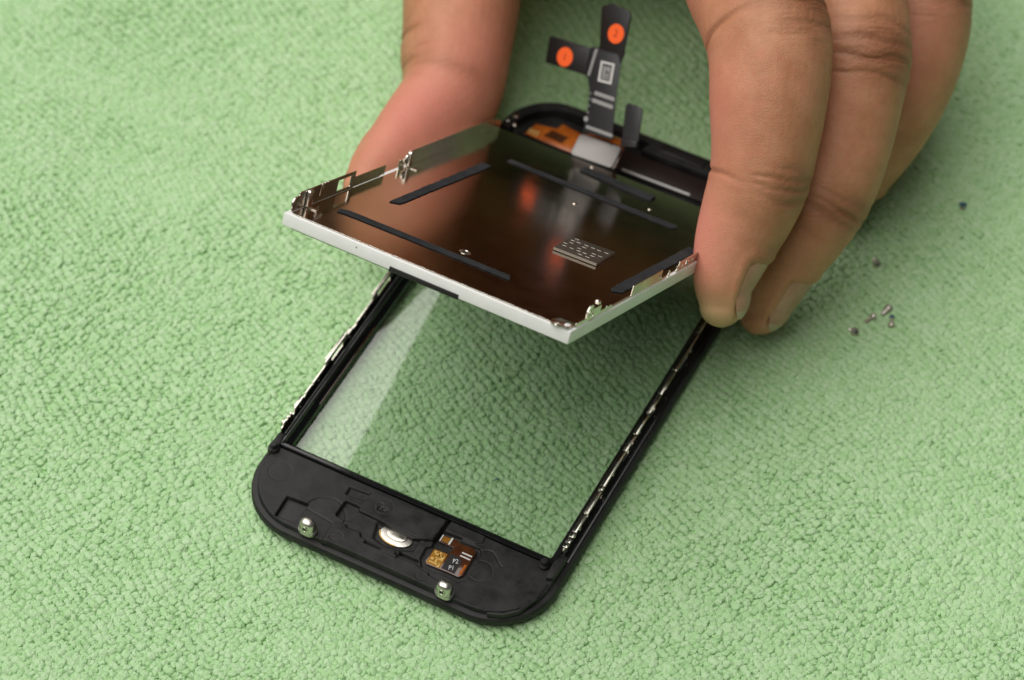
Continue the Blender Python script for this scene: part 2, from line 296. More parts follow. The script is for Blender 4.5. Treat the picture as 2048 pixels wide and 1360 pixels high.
# ------------------------------------------------------------------ towel
TCA, TSA = math.cos(math.radians(24.9)), math.sin(math.radians(24.9)); TOX, TOY = 2.7, 6.2
def t_big(X, Y): return .05*(vnoise(X*.35, Y*.35, 31)-.5)+.05*(vnoise(X*.8+3, Y*.8, 32)-.5)
def build_towel():
    S = np.arange(-30, 30.01, .16); T = np.arange(-26, 13.61, .16); s, t = np.meshgrid(S, T)
    X = TOX+s*TCA-t*TSA; Y = TOY+s*TSA+t*TCA
    o = grid_mesh('towel', X, Y, t_big(X, Y)-.050, None, 'towel_weave', None)
    o['kind'] = 'structure'; o['label'] = 'pale green microfibre towel lying under everything'
    # pile: rows of small puffed loops
    ang = math.atan2(-.582, 1.279); dx, dy = math.cos(ang), math.sin(ang); cA, cB = .090, .136
    ii, jj = np.meshgrid(np.arange(-320, 320), np.arange(-280, 280)); ii = ii.ravel().astype(float); jj = jj.ravel().astype(float)
    r = [hash2(ii, jj, 11+k) for k in range(9)]
    a = (ii+.5+.55*(r[0]-.5))*cA+hash2(jj, jj*0, 5)*cA; b2 = (jj+.5+.26*(r[1]-.5))*cB
    X = TOX+a*dx-b2*dy; Y = TOY+a*dy+b2*dx
    wv = lambda k, f, m_: m_*(vnoise(X*f, Y*f, k)-.5)
    X, Y = X+wv(1, .32, .8)+wv(2, 1.1, .20), Y+wv(3, .32, .8)+wv(4, 1.1, .20)
    s = (X-TOX)*TCA+(Y-TOY)*TSA; t = -(X-TOX)*TSA+(Y-TOY)*TCA
    k = (s > -13) & (s < 13.5) & (t > -13.5) & (t < 13.5)
    X, Y = X[k], Y[k]; r = [v[k] for v in r]; n = len(X)
    flat = sstep(.4, .7, vnoise(X*.28, Y*.28, 9))
    Z = t_big(X, Y)-.052+.040*(r[2]-.5)*(1-.4*flat)
    me = bpy.data.meshes.new('towel_pile'); me.vertices.add(n); me.vertices.foreach_set('co', np.stack([X, Y, Z], -1).astype(np.float32).ravel())
    lean = 6.28*(vnoise(X*.25, Y*.25, 41)); am = .15+.5*vnoise(X*.5, Y*.5, 42)
    rot = np.stack([(r[3]-.5)*.7+am*np.cos(lean), (r[4]-.5)*.7+am*np.sin(lean), ang+(r[5]-.5)*2.4], -1)
    sc = np.stack([.066+.042*r[6], .060+.034*r[7], .050+.022*r[8]], -1)*(1+.12*flat[:, None])
    # smaller loops between and on the puffs break up the rows
    k2 = int(n*1.15); g = np.random.default_rng(3); u1 = g.uniform(-13, 13.5, k2); u2 = g.uniform(-13.5, 13.5, k2)
    X2 = TOX+u1*TCA-u2*TSA; Y2 = TOY+u1*TSA+u2*TCA; Z2 = t_big(X2, Y2)-.026+.030*(g.random(k2)-.5)
    me.vertices.add(k2); me.vertices.foreach_set('co', np.vstack([np.stack([X, Y, Z], -1), np.stack([X2, Y2, Z2], -1)]).astype(np.float32).ravel())
    rot = np.vstack([rot, g.uniform(-1.2, 1.2, (k2, 3))]); s2 = g.uniform(.024, .046, (k2, 1))*g.uniform(.7, 1.35, (k2, 3)); sc = np.vstack([sc, s2]); r[5] = np.r_[r[5], g.random(k2)]
    for nm_, dat in (('rot', rot), ('scl', sc)):
        at_ = me.attributes.new(nm_, 'FLOAT_VECTOR', 'POINT'); at_.data.foreach_set('vector', dat.astype(np.float32).ravel())
    at_ = me.attributes.new('pick', 'INT', 'POINT'); at_.data.foreach_set('value', (r[5]*997).astype(np.int32) % 5)
    p = link('towel_pile', me, 'towel_fibre'); p['kind'] = 'stuff'; p['label'] = 'looped pile of the pale green towel'
    ng = bpy.data.node_groups.new('pile', 'GeometryNodeTree'); ng.interface.new_socket('Geometry', in_out='INPUT', socket_type='NodeSocketGeometry'); ng.interface.new_socket('Geometry', in_out='OUTPUT', socket_type='NodeSocketGeometry')
    N = lambda t_: ng.nodes.new(t_); K = lambda a_, b_: ng.links.new(a_, b_)
    gi, go = N('NodeGroupInput'), N('NodeGroupOutput'); iop = N('GeometryNodeInstanceOnPoints'); g2i = N('GeometryNodeGeometryToInstance')
    for v in range(5):
        ic = N('GeometryNodeMeshIcoSphere'); ic.inputs['Radius'].default_value = 1; ic.inputs['Subdivisions'].default_value = 4
        pos = N('GeometryNodeInputPosition'); off = N('ShaderNodeVectorMath'); off.operation = 'ADD'; off.inputs[1].default_value = (v*3.7, v*1.3, -v*2.1); K(pos.outputs[0], off.inputs[0])
        nz_ = N('ShaderNodeTexNoise'); nz_.inputs['Scale'].default_value = 1.0; nz_.inputs['Detail'].default_value = 3.0; nz_.inputs['Roughness'].default_value = .62; K(off.outputs[0], nz_.inputs['Vector'])
        mr = N('ShaderNodeMapRange'); mr.inputs[1].default_value = .25; mr.inputs[2].default_value = .75; mr.inputs[3].default_value = -.26; mr.inputs[4].default_value = .26; K(nz_.outputs['Fac'], mr.inputs[0])
        vm = N('ShaderNodeVectorMath'); vm.operation = 'SCALE'; K(pos.outputs[0], vm.inputs[0]); K(mr.outputs[0], vm.inputs['Scale'])
        sp_ = N('GeometryNodeSetPosition'); K(ic.outputs['Mesh'], sp_.inputs['Geometry']); K(vm.outputs[0], sp_.inputs['Offset'])
        sm = N('GeometryNodeSetShadeSmooth'); K(sp_.outputs[0], sm.inputs[0]); mt = N('GeometryNodeSetMaterial'); mt.inputs['Material'].default_value = MAT['towel_fibre']; K(sm.outputs[0], mt.inputs[0])
        K(mt.outputs[0], g2i.inputs[0])
    na = lambda nm_, ty: (lambda n_: (setattr(n_, 'data_type', ty), n_.inputs['Name'].__setattr__('default_value', nm_), n_)[2])(N('GeometryNodeInputNamedAttribute'))
    ar, as_, ap = na('rot', 'FLOAT_VECTOR'), na('scl', 'FLOAT_VECTOR'), na('pick', 'INT'); e2r = N('FunctionNodeEulerToRotation'); K(ar.outputs[0], e2r.inputs[0])
    K(gi.outputs[0], iop.inputs['Points']); K(g2i.outputs[0], iop.inputs['Instance']); iop.inputs['Pick Instance'].default_value = True; K(ap.outputs[0], iop.inputs['Instance Index'])
    K(e2r.outputs[0], iop.inputs['Rotation']); K(as_.outputs[0], iop.inputs['Scale']); K(iop.outputs[0], go.inputs[0])
    md = p.modifiers.new('pile', 'NODES'); md.node_group = ng
build_towel()
# table top under the towel
m = mat('table_wood', (.2, .1, .05), .5)
tc = nd(m, 'ShaderNodeTexCoord'); mp = nd(m, 'ShaderNodeMapping'); mp.inputs['Scale'].default_value = (.05, 1.1, 1); mp.inputs['Rotation'].default_value = (0, 0, .3)
n = nd(m, 'ShaderNodeTexNoise'); n.inputs['Scale'].default_value = 1.4; n.inputs['Detail'].default_value = 9; n.inputs['Roughness'].default_value = .65
lk(m, tc.outputs['Object'], mp.inputs[0]); lk(m, mp.outputs[0], n.inputs['Vector'])
cr = nd(m, 'ShaderNodeValToRGB'); cr.color_ramp.elements[0].position = .35; cr.color_ramp.elements[1].position = .7
cr.color_ramp.elements[0].color = (.13, .070, .030, 1); cr.color_ramp.elements[1].color = (.22, .125, .056, 1)
lk(m, n.outputs['Fac'], cr.inputs['Fac']); lk(m, cr.outputs[0], bsdf(m).inputs['Base Color'])
tb_ = prism('table', rrect(-75, -75, 80, 90, 2, 4), -3.2, -.16, 'table_wood', None, bevel=.15); tb_['kind'] = 'structure'; tb_['label'] = 'brown wooden table top beneath the towel'

# ------------------------------------------------------------------ phone front panel, face down on the towel
panel = empty('phone_front_panel', (3.02, .3, 0), 'black phone front panel with clear touch glass lying face down on the towel', 'phone panel')
PX0, PX1, PY0, PY1, PR = .16, 5.90, .22, 11.36, 1.15
def P3(o):                               # parts are written in towel coordinates, then moved under the empty
    o.location = (-3.02, -.3, 0); return o
def rr_ray(ang, x0, x1, y0, y1, r):
    cx, cy = (x0+x1)/2, (y0+y1)/2; hx, hy = (x1-x0)/2, (y1-y0)/2; c, s = math.cos(ang), math.sin(ang)
    lo, hi = 0., 20.
    for _ in range(40):
        mid = (lo+hi)/2; qx, qy = abs(mid*c)-hx+r, abs(mid*s)-hy+r
        d = math.hypot(max(qx, 0), max(qy, 0))+min(max(qx, qy), 0)-r
        if d < 0: lo = mid
        else: hi = mid
    return (cx+lo*c, cy+lo*s)
def ring(name, levels, material, n=220):
    """levels: (x0,x1,y0,y1,r,z) from outer bottom over the top to inner bottom, closed"""
    angs = {2*math.pi*i/n for i in range(n)}
    for L in levels:
        cx, cy = (L[0]+L[1])/2, (L[2]+L[3])/2
        for sx in (-1, 1):
            for sy in (-1, 1):
                for rx, ry in ((L[4], 0), (0, L[4]), (L[4]*.3, L[4]*.3)):
                    angs.add(math.atan2(sy*((L[3]-L[2])/2-ry), sx*((L[1]-L[0])/2-rx)) % (2*math.pi))
    A = []
    for v in sorted(angs):
        if not A or v-A[-1] > 1e-3: A.append(v)
    V = []; F = []; k = len(A)
    for L in levels: V += [(*rr_ray(t, *L[:5]), L[5]) for t in A]
    for l in range(len(levels)):
        l2 = (l+1) % len(levels)
        for i in range(k): F.append((l*k+i, l*k+(i+1) % k, l2*k+(i+1) % k, l2*k+i))
    o = from_py(name, V, F, material, panel, True); o.data.set_sharp_from_angle(angle=math.radians(32)); return P3(o)
def lv(i, z, r=None): return (PX0+i, PX1-i, PY0+i, PY1-i, max((r if r is not None else PR-i), .02), z)
OX0, OX1, OY0, OY1 = .44, 5.56, 1.86, 9.85
ring('outer_frame', [lv(.16, .0), lv(.05, .05), lv(.0, .14), lv(.0, .22), lv(.03, .27), lv(.09, .285),
                     (OX0-.12, OX1+.12, OY0-.12, OY1+.12, .03, .285), (OX0-.12, OX1+.12, OY0-.12, OY1+.12, .03, .02)], 'black_plastic')
ring('inner_rim', [(.31, 5.665, OY0-.135, OY1+.13, .04, .10), (.31, 5.665, OY0-.135, OY1+.13, .04, .415), (.325, 5.655, OY0-.12, OY1+.115, .04, .43), (.37, 5.63, OY0-.07, OY1+.07, .04, .43),
                   (.385, 5.615, OY0-.055, OY1+.055, .04, .42), (.40, 5.60, OY0-.045, OY1+.045, .03, .34), (.43, 5.57, OY0-.01, OY1+.01, .03, .325), (.485, 5.515, OY0+.05, OY1-.05, .03, .285),
                   (.49, 5.51, OY0+.055, OY1-.055, .03, .19), (.40, 5.60, OY0-.045, OY1+.045, .03, .10)], 'gloss_black')
# touch glass with a printed border
g = prism('touch_glass', rect(.33, OY0-.1, 5.67, OY1+.1), .105, .185, 'glass_under', panel, smooth=False); P3(g)
g.data.materials.append(MAT['touch_glass'])
for p in g.data.polygons:
    if p.normal.z > .9: p.material_index = 1

# home-button end: one moulded plate with its pockets, ribs and ejector marks
def home_plate():
    x = np.arange(.2, 5.87, .0115); y = np.arange(.25, 1.78, .0115); X, Y = np.meshgrid(x, y)
    Z = np.full(X.shape, .375)
    def lev(poly, dz, w=.012): 
        nonlocal Z; Z = Z+dz*(1-sstep(-w, w, sdpoly(X, Y, poly)))
    def groove(d, depth, w): 
        nonlocal Z; Z = Z-depth*np.exp(-(d/w)**2)
    # lower strip along the edge
    lev([(1.98, .1), (1.96, .72), (2.05, .79), (2.17, .80), (2.22, .755), (2.46, .77), (2.52, .69), (3.18, .69), (3.22, .63), (3.62, .64), (3.70, .60), (3.86, .60), (3.9, .55), (4.2, .52), (4.28, .40), (4.22, .1)], .045)
    lev([(1.00, .86), (1.39, .89), (1.36, .46), (1.02, .42)], -.15, .02)          # deep pocket
    lev([(1.84, 1.38), (1.84, 1.54), (2.26, 1.57), (2.26, 1.41)], -.055)           # tab pocket
    lev(rrect(1.91, .90, 2.20, 1.26, .05, 4), -.085)
    lev([(2.23, 1.14), (2.21, 1.62), (3.64, 1.68), (3.67, 1.30), (3.64, 1.23), (3.50, 1.14), (3.30, 1.10), (2.9, 1.12)], .07)
    lev([(2.62, 1.10), (3.42, 1.10), (3.42, .88), (3.20, .78), (2.9, .75), (2.7, .80)], -.05, .03)
    lev(rect(2.63, .615, 2.93, .67), -.09); lev(rect(3.27, .70, 3.60, .755), -.09); lev(rect(3.06, .57, 3.25, .75), .035)
    lev([(3.62, 1.30), (3.66, 1.47), (4.02, 1.50), (4.05, 1.44), (4.40, 1.46), (4.47, 1.36), (4.49, .78), (4.38, .68), (4.22, .70), (3.70, .66), (3.60, .80), (3.58, 1.05), (3.66, 1.12)], -.06)
    lev([(3.70, 1.50), (3.70, 1.74), (4.36, 1.74), (4.38, 1.58), (4.28, 1.50)], .025)
    lev([(3.635, 1.24), (3.66, 1.8), (3.705, 1.8), (3.69, 1.24)], -.09)
    groove(np.where((Y > .80), np.abs(np.hypot(X-1.74, Y-.82)-.37), 9), .02, .011)
    groove(np.where((X > 1.38) & (X < 1.95), np.abs(Y-.80+.12*(X-1.4)), 9), .014, .01)
    groove(np.where((X > 4.4) & (X < 4.9), np.abs(Y-1.40-.10*np.sin((X-4.4)*9)), 9), .016, .011)
    groove(np.where((X > 1.55) & (X < 1.98), np.abs(Y-.28-.05*np.sin(X*6)), 9), .02, .014)
    groove(np.abs(np.hypot(X-4.60, Y-1.05)-.21), .006, .012)
    for cx, cy, r in ((2.15, .50, .105), (3.80, .50, .115), (.62, 1.26, .2)):
        groove(np.abs(np.hypot(X-cx, Y-cy)-r), .0035, .011)
        Z = Z-.002*(np.hypot(X-cx, Y-cy) < r)
    # cast mark, a small tangle of raised strokes
    for k in range(7):
        cx, cy = 2.56+.12*(hash2(np.array([k]), np.array([1]), 77)[0]-.5), 1.40+.16*(hash2(np.array([k]), np.array([2]), 78)[0]-.5)
        groove(np.abs(np.hypot((X-cx)*1.1, Y-cy)-.045)+(np.sin(np.arctan2(Y-cy, X-cx)+k) > .3)*.05, .014, .012)
    groove(np.abs(np.hypot(X-2.57, Y-1.40)-.16), .004, .01)
    lev([(5.50, .3), (5.50, .43), (5.9, .9), (5.9, .3)], 0)
    Z = Z+.008*(vnoise(X*2.2, Y*2.2, 51)-.5)+.003*(vnoise(X*9, Y*9, 52)-.5)
    # moulded boundary
    qx = np.abs(X-(PX0+PX1)/2)-(PX1-PX0)/2+PR; qy = np.abs(Y-(PY0+PY1)/2)-(PY1-PY0)/2+PR
    d = np.hypot(np.maximum(qx, 0), np.maximum(qy, 0))+np.minimum(np.maximum(qx, qy), 0)-PR     # outline distance
    burr = .025*np.exp(-((X-2.02)/.12)**2)*(Y < .6)*(vnoise(X*30, Y*30, 61))
    e = 1-sstep(-.135, -.10, d-burr)
    e = e*(1-sstep(OY0-.15, OY0-.115, Y))
    Z = .262+(Z-.262)*e
    keep = (d < -.085)
    return P3(grid_mesh('home_plate', X, Y, Z, keep, 'black_plastic', panel))
home_plate()
# spring disc half hidden under the raised rib
sd = prism('spring_disc', disc(3.02, 1.02, .30, 32, .19), .335, .352, 'satin_steel', panel, bevel=.006); P3(sd)
P3(prism('spring_dome', disc(3.03, 1.04, .19, 28, .11), .352, .372, 'nickel', panel, bevel=.012, segs=3))
P3(prism('spring_washer_rim', [(3.02+.31*math.cos(t), 1.02+.20*math.sin(t)) for t in np.linspace(math.pi*1.02, math.pi*1.6, 14)]+[(3.02+.285*math.cos(t), 1.02+.18*math.sin(t)) for t in np.linspace(math.pi*1.6, math.pi*1.02, 14)], .352, .36, 'gold', panel, smooth=False))
# retaining rib over the disc
P3(prism('rib', [(2.66, 1.13), (3.30, 1.07), (3.62, 1.2), (3.64, 1.30), (3.3, 1.22), (2.66, 1.2)], .36, .428, 'black_plastic', panel, bevel=.01))
P3(prism('wire', [(3.25, 1.075), (3.40, 1.10), (3.62, 1.20), (3.62, 1.215), (3.40, 1.118), (3.25, 1.09)], .372, .385, 'gloss_black', panel, smooth=False))
# kapton circuit with gold pads
zf = .335
fx = prism('home_circuit', [(3.70, 1.27), (3.71, 1.42), (3.98, 1.44), (4.05, 1.40), (4.30, 1.42), (4.37, 1.36), (4.39, .84), (4.33, .775), (4.14, .78), (3.74, .76), (3.70, .80), (3.70, 1.10), (3.98, 1.12), (3.99, 1.27)], zf, zf+.03, 'kapton_dark', panel, bevel=.004); P3(fx)
def onfx(n, poly, mt, z0=.0302, h=.006): return prism(n, poly, zf+z0, zf+z0+h, mt, fx, smooth=False)
onfx('amber_window', [(3.72, .78), (3.72, 1.09), (3.96, 1.10), (3.98, .79)], 'amber', .0302, .002)
onfx('amber_window', rect(3.74, 1.30, 3.86, 1.41), 'amber', .0302, .002)
onfx('black_mask', [(4.0, .80), (4.0, 1.13), (4.15, 1.14), (4.24, 1.10), (4.25, .80)], 'flex_black', .0302, .004)
onfx('printed_line', rect(3.705, 1.29, 3.725, 1.42), 'white_ink'); onfx('printed_line', rect(3.87, 1.285, 3.90, 1.435), 'white_ink')
onfx('printed_line', rect(4.16, 1.235, 4.35, 1.26), 'white_ink'); onfx('printed_line', rect(4.16, 1.165, 4.35, 1.19), 'white_ink')
for x0, y0, x1, y1 in ((3.77, 1.00, 3.93, 1.03), (3.84, 1.0, 3.87, 1.08), (3.90, .93, 3.95, 1.03), (3.75, .88, 3.80, .93), (3.84, .84, 3.87, .94), (3.75, .82, 3.93, .845), (3.91, .78, 3.955, .86), (3.75, 1.02, 3.79, 1.07), (3.82, .93, 3.90, .955)):
    onfx('gold_pad', rect(x0, y0, x1, y1), 'gold', .0325, .006)
onfx('copper_trace', rect(4.315, .82, 4.355, 1.05), 'kapton', .0302, .003)
for s_, y_ in (('P2', 1.03), ('P1', .88)):
    text('lettering', s_, .125, Matrix.Translation((4.15, y_, zf+.037)) @ Matrix.Rotation(math.radians(20), 4, 'Z') @ Matrix.Scale(.8, 4, (1, 0, 0)), 'white_ink', fx)
# two metal screw posts at the edge
def post(x, y):
    secs = [(.165, .115, .36), (.17, .12, .40), (.17, .12, .435), (.15, .11, .448), (.148, .108, .54), (.142, .104, .585), (.125, .094, .625), (.10, .078, .652), (.06, .048, .670), (.02, .015, .675)]
    V = []; F = []; n = 28
    for a, b2, z in secs:
        for i in range(n):
            t = 2*math.pi*i/n; c, s = math.cos(t), math.sin(t); e = .78
            V.append((x+a*math.copysign(abs(c)**e, c), y+b2*math.copysign(abs(s)**e, s), z))
    for l in range(len(secs)-1):
        for i in range(n): F.append((l*n+i, l*n+(i+1) % n, (l+1)*n+(i+1) % n, (l+1)*n+i))
    F.append(tuple(range((len(secs)-1)*n, len(secs)*n))); F.append(tuple(range(n))[::-1])
    o = from_py('screw_post', V, F, 'satin_steel', panel, True); o.data.set_sharp_from_angle(angle=math.radians(40)); P3(o)
    M = Matrix.Translation((x, y-.1065, .535)) @ Matrix.Rotation(math.radians(90), 4, 'X')
    lathe('screw_hole', [(.062, -.004), (.062, .008), (.046, .010), (.040, -.003), (0, -.003)], 18, 'satin_steel', o, M)
    lathe('thread_bore', [(.038, .0), (.038, .004), (0, .004)], 14, 'hole_dark', o, M)
    return o
post(1.66, .40); post(4.29, .37)
# corner pegs
for x, y in ((5.50, 1.66), (.29, 1.62)):
    P3(lathe('corner_peg', [(.0, .56), (.05, .555), (.065, .535), (.07, .48), (.10, .45), (.11, .36)], 18, 'black_plastic', panel, Matrix.Translation((x, y, -.02))))
P3(prism('corner_lug', [(.20, 1.55), (.30, 1.50), (.36, 1.72), (.33, 1.95), (.22, 1.95)], .25, .46, 'black_plastic', panel, bevel=.02))
P3(prism('corner_lug', [(5.66, 1.40), (5.78, 1.45), (5.80, 1.95), (5.68, 1.97), (5.62, 1.72)], .25, .47, 'black_plastic', panel, bevel=.02))
P3(prism('edge_rim', [(5.10, .33), (5.36, .43), (5.56, .62), (5.70, .95), (5.74, 1.35), (5.70, 1.35), (5.655, .98), (5.52, .66), (5.33, .475), (5.10, .375)], .30, .40, 'black_plastic', panel, bevel=.008))
# side rails: pressed nickel strips standing in the frame
def rail(side):
    x = .262 if side < 0 else 5.675
    xf = (lambda u, v, w: (x+side*w, u, v))
    if side < 0:
        add = [(1.95, .27, 10.3, .56), (2.02, .5, 2.30, .62), (2.42, .5, 3.55, .60), (3.5, .5, 4.30, .685), (4.30, .5, 5.25, .605), (5.2, .5, 6.05, .69), (6.05, .5, 7.3, .60), (7.25, .5, 8.0, .69), (8.0, .5, 9.5, .61)]
        sub = [(2.34, .50, 2.40, .6), (2.72, .56, 2.80, .61), (3.02, .57, 3.06, .61), (3.72, .50, 4.12, .60), (4.5, .56, 4.62, .61), (5.4, .50, 5.85, .61), (2.12, .585, 2.17, .63), (2.22, .57, 2.26, .63)]
    else:
        add = [(1.98, .24, 10.3, .56), (2.0, .5, 2.32, .625), (2.4, .5, 3.35, .61), (3.35, .5, 4.4, .63), (4.4, .5, 5.2, .605), (5.3, .5, 6.3, .635), (6.3, .5, 7.3, .61), (7.4, .5, 8.3, .635)]
        sub = [(3.42, .30, 3.47, .60), (4.30, .34, 4.52, .44), (4.62, .40, 4.70, .47), (5.36, .38, 5.56, .47), (6.0, .42, 6.06, .6), (2.84, .40, 2.93, .47), (6.6, .36, 6.9, .47), (2.34, .48, 2.39, .6)]
    o = P3(sheet('side_rail', add, sub, 0, .028, xf, 'nickel', panel, .005))
    xi = x-side*.0  # bent lips and dimples
    if side < 0:
        for y0, y1, z in ((3.56, 4.22, .68), (5.26, 5.98, .685), (7.3, 7.95, .685), (2.04, 2.12, .61), (2.46, 2.70, .59), (4.36, 4.48, .60)):
            prism('bent_lip', rect(x-.052, y0, x-.030, y1), z-.05, z+.012, 'nickel', o, bevel=.006)
        for y, z in ((2.6, .44), (3.25, .47), (4.38, .45), (4.9, .47)): 
            lathe('dimple', [(.035, 0), (.028, .016), (0, .022)], 12, 'nickel', o, Matrix.Translation((x+.0, y, z)) @ Matrix.Rotation(math.radians(90), 4, 'Y'))
    else:
        for y0, y1, z in ((2.0, 2.08, .62), (2.12, 2.20, .613), (2.24, 2.34, .62), (2.37, 2.78, .612), (2.80, 3.34, .61), (3.36, 3.44, .622), (3.46, 4.30, .62), (4.32, 4.72, .612), (4.74, 5.24, .612), (5.27, 5.70, .622), (5.73, 6.32, .622), (6.34, 7.30, .612), (7.33, 8.30, .622)):
            prism('bent_lip', rect(x-.012, y0, x+.070, y1), z-.014, z+.010, 'nickel', o, bevel=.008)
        for y, z in ((2.42, .43), (2.62, .40), (3.9, .42), (4.95, .42), (7.05, .40)):
            lathe('dimple', [(.04, 0), (.03, .016), (0, .02)], 12, 'nickel', o, Matrix.Translation((x+.028, y, z)) @ Matrix.Rotation(math.radians(90), 4, 'Y'))
    return o
rail(-1); rail(1)
# black shoulder outside the right rail
P3(prism('shoulder', [(5.72, 1.95), (5.83, 1.95), (5.83, 10.2), (5.72, 10.2)], .20, .305, 'gloss_black', panel, bevel=.015))
P3(prism('ledge', [(.305, 1.95), (.345, 1.95), (.345, 9.6), (.305, 9.6)], .40, .47, 'gloss_black', panel, bevel=.012))
P3(prism('light_pipe', rect(.462, 2.9, .482, 4.9), .292, .306, 'kapton_dark', panel, bevel=.004))
# earpiece end
def far_wall():
    pts = rrect(PX0+.10, 6, PX1-.10, PY1-.09, PR-.1, 14); outer = [p for p in pts if p[1] > 10.0]
    outer.sort(key=lambda p: math.atan2(p[1]-9.6, p[0]-3.03)); inner = [(3.03+(p[0]-3.03)*.935, 9.6+(p[1]-9.6)*.90) for p in outer]
    n = len(outer); V = [(*p, .25) for p in outer]+[(*p, .56) for p in outer]+[(*p, .56) for p in inner]+[(*p, .25) for p in inner]; F = []
    for i in range(n-1):
        for l in range(4): F.append((l*n+i, l*n+i+1, ((l+1) % 4)*n+i+1, ((l+1) % 4)*n+i))
    F.append((0, n, 2*n, 3*n)); F.append((n-1, 2*n-1, 3*n-1, 4*n-1))
    o = from_py('end_wall', V, F, 'black_plastic', panel, True); o.data.set_sharp_from_angle(angle=.6); return P3(o)
far_wall()
P3(prism('end_plate', [(.34, 10.0), (5.68, 10.0), (5.6, 10.6), (5.2, 11.05), (.85, 11.05), (.42, 10.6)], .27, .36, 'black_plastic', panel, bevel=.012))
P3(prism('earpiece_bar', [(2.88, 10.86), (3.0, 11.2), (4.9, 11.2), (5.2, 10.9)], .35, .60, 'black_plastic', panel, bevel=.03))
P3(prism('earpiece_cover', rrect(3.2, 10.95, 4.1, 11.16, .05, 4), .60, .635, 'flex_black', panel, bevel=.01))
P3(prism('amber_circuit', [(.72, 10.30), (1.62, 10.28), (1.95, 10.32), (1.98, 10.75), (1.25, 10.86), (1.20, 10.70), (.80, 10.62)], .42, .445, 'kapton', panel, bevel=.005))
P3(prism('circuit_shadow_patch', [(1.05, 10.42), (1.45, 10.40), (1.50, 10.6), (1.15, 10.62)], .4452, .45, 'kapton_dark', panel, smooth=False))  # shade on the amber circuit, laid on as a thin dark piece
for k in range(4): P3(prism('gold_pad', rect(.76+.055*k, 10.33, .79+.055*k, 10.47), .4455, .452, 'gold', panel, smooth=False))
bd = P3(prism('touch_board', [(2.62, 10.30), (5.08, 10.36), (5.0, 10.86), (2.62, 10.84)], .40, .455, 'brown_board', panel, bevel=.01))
prism('printed_line', [(2.74, 10.325), (4.12, 10.355), (4.12, 10.40), (2.74, 10.37)], .4555, .463, 'white_ink', bd, smooth=False)
for k, (x, y) in enumerate(((4.7, 10.5), (4.86, 10.55), (4.62, 10.44))): prism('solder_dot', disc(x, y, .025, 10), .4555, .48, 'nickel', bd)
for x, y, s in ((.42, 10.52, .07), (.50, 10.30, .05), (.34, 10.34, .045)):
    P3(lathe('screw_boss', [(s, .36), (s, .56), (s*.8, .585), (s*.4, .59), (s*.35, .56), (0, .56)], 14, 'nickel', panel, Matrix.Translation((x, y, 0))))

# ------------------------------------------------------------------ LCD module, lifted at its near end
RL = Matrix(((.997447, .067069, -.024525), (-.04502, .857155, .513087), (.055434, -.510673, .857986)))
OL = Vector((-.03723, 2.80789, 5.20562)); KL = .989
ML = Matrix.Translation(OL + RL @ Vector((2.7*KL, 0, 0))) @ RL.to_4x4() @ Matrix.Scale(KL, 4)
lcd = empty('lcd_module', None, 'phone display with shiny metal back and white rim, held tilted above the panel', 'display', M=ML)
W, LN = 5.4, 8.0
def L3(o): o.location = (-2.7, 0, 0); return o
wf = L3(prism('white_rim', rect(.0, .0, W, LN), -.245, -.012, 'white_plastic', lcd, bevel=.02, segs=3))
# notch and black tape at the rim's lower edge
prism('black_tape', rect(2.08, -.012, 3.38, .10), -.262, -.175, 'flex_black', wf, bevel=.004)
prism('gate_mark', disc(1.42, 0, .012, 10), -.004, .004, 'hole_dark', wf, xf=lambda x, y, z: (x, z-.001, y-.10))
L3(prism('display_glass', rect(.12, .12, W-.12, LN-.15), -.30, -.2455, 'display_glass', lcd, bevel=.008))
bp = L3(prism('back_plate', [(.10, .10), (.16, .045), (5.0, .045), (5.30, .06), (5.34, .12), (5.34, LN-.02), (.08, LN-.02)], -.0115, .0, 'back_plate', lcd, bevel=.003, smooth=False))
# beaded cut edge along the near side
bm = bmesh.new(); x = .14
while x < 5.02:
    l = random.uniform(.03, .16); add_prism(bm, rect(x, .030, x+l, .046), -.022, .006+random.uniform(-.002, .005), None, .003, 1); x += l+random.choice((.004, .004, .012))
L3(from_bm('cut_edge', bm, 'nickel', lcd, False))
# left flange
sx = lambda u, v, w: (.085-w, u, v)
lf = L3(sheet('left_flange', [(.10, -.06, 3.32, .19), (.28, .1, 2.20, .305), (.20, .1, .35, .25), (3.86, -.06, 7.9, .17), (4.20, .1, 7.5, .285), (7.5, .1, 7.8, .22)],
         [(1.60, .045, 2.07, .245), (3.16, -.06, 3.32, .02), (2.20, -.06, 3.16, .005), (4.06, -.02, 4.14, .10)], 0, .025, sx, 'nickel', lcd, .006))
prism('rounded_end', disc(.19, .13, .12, 18), 0, .025, 'nickel', lf, xf=lambda x, y, z: (.085-z, x, y), bevel=.004)
for y0, z0 in ((.60, .20), (.63, .06), (4.10, .15), (4.18, .04)):
    lathe('spring_clip', [(.07, -.02), (.075, .01), (.055, .035), (.03, .03), (.028, .0), (0, 0)], 16, 'nickel', lf, Matrix.Translation((.10, y0, z0)) @ Matrix.Rotation(math.radians(90), 4, 'Y') @ Matrix.Scale(1.3, 4, (1, 0, 0)))
for y0, h in ((.56, .31), (4.16, .30)):
    prism('clip_ear', rrect(y0-.07, .0, y0+.07, h, .05, 4), -.015, .045, 'nickel', lf, xf=lambda x, y, z: (.105+z, x, y), bevel=.008)
    prism('clip_foot', rect(.10, y0-.05, .32, y0+.03), .001, .016, 'nickel', lf, bevel=.006)
prism('fold_lip', rect(-.02, .0, .06, .2), .0, .02, 'nickel', lf, xf=lambda x, y, z: (.075+z, x+1.0, y+.1), bevel=.004)
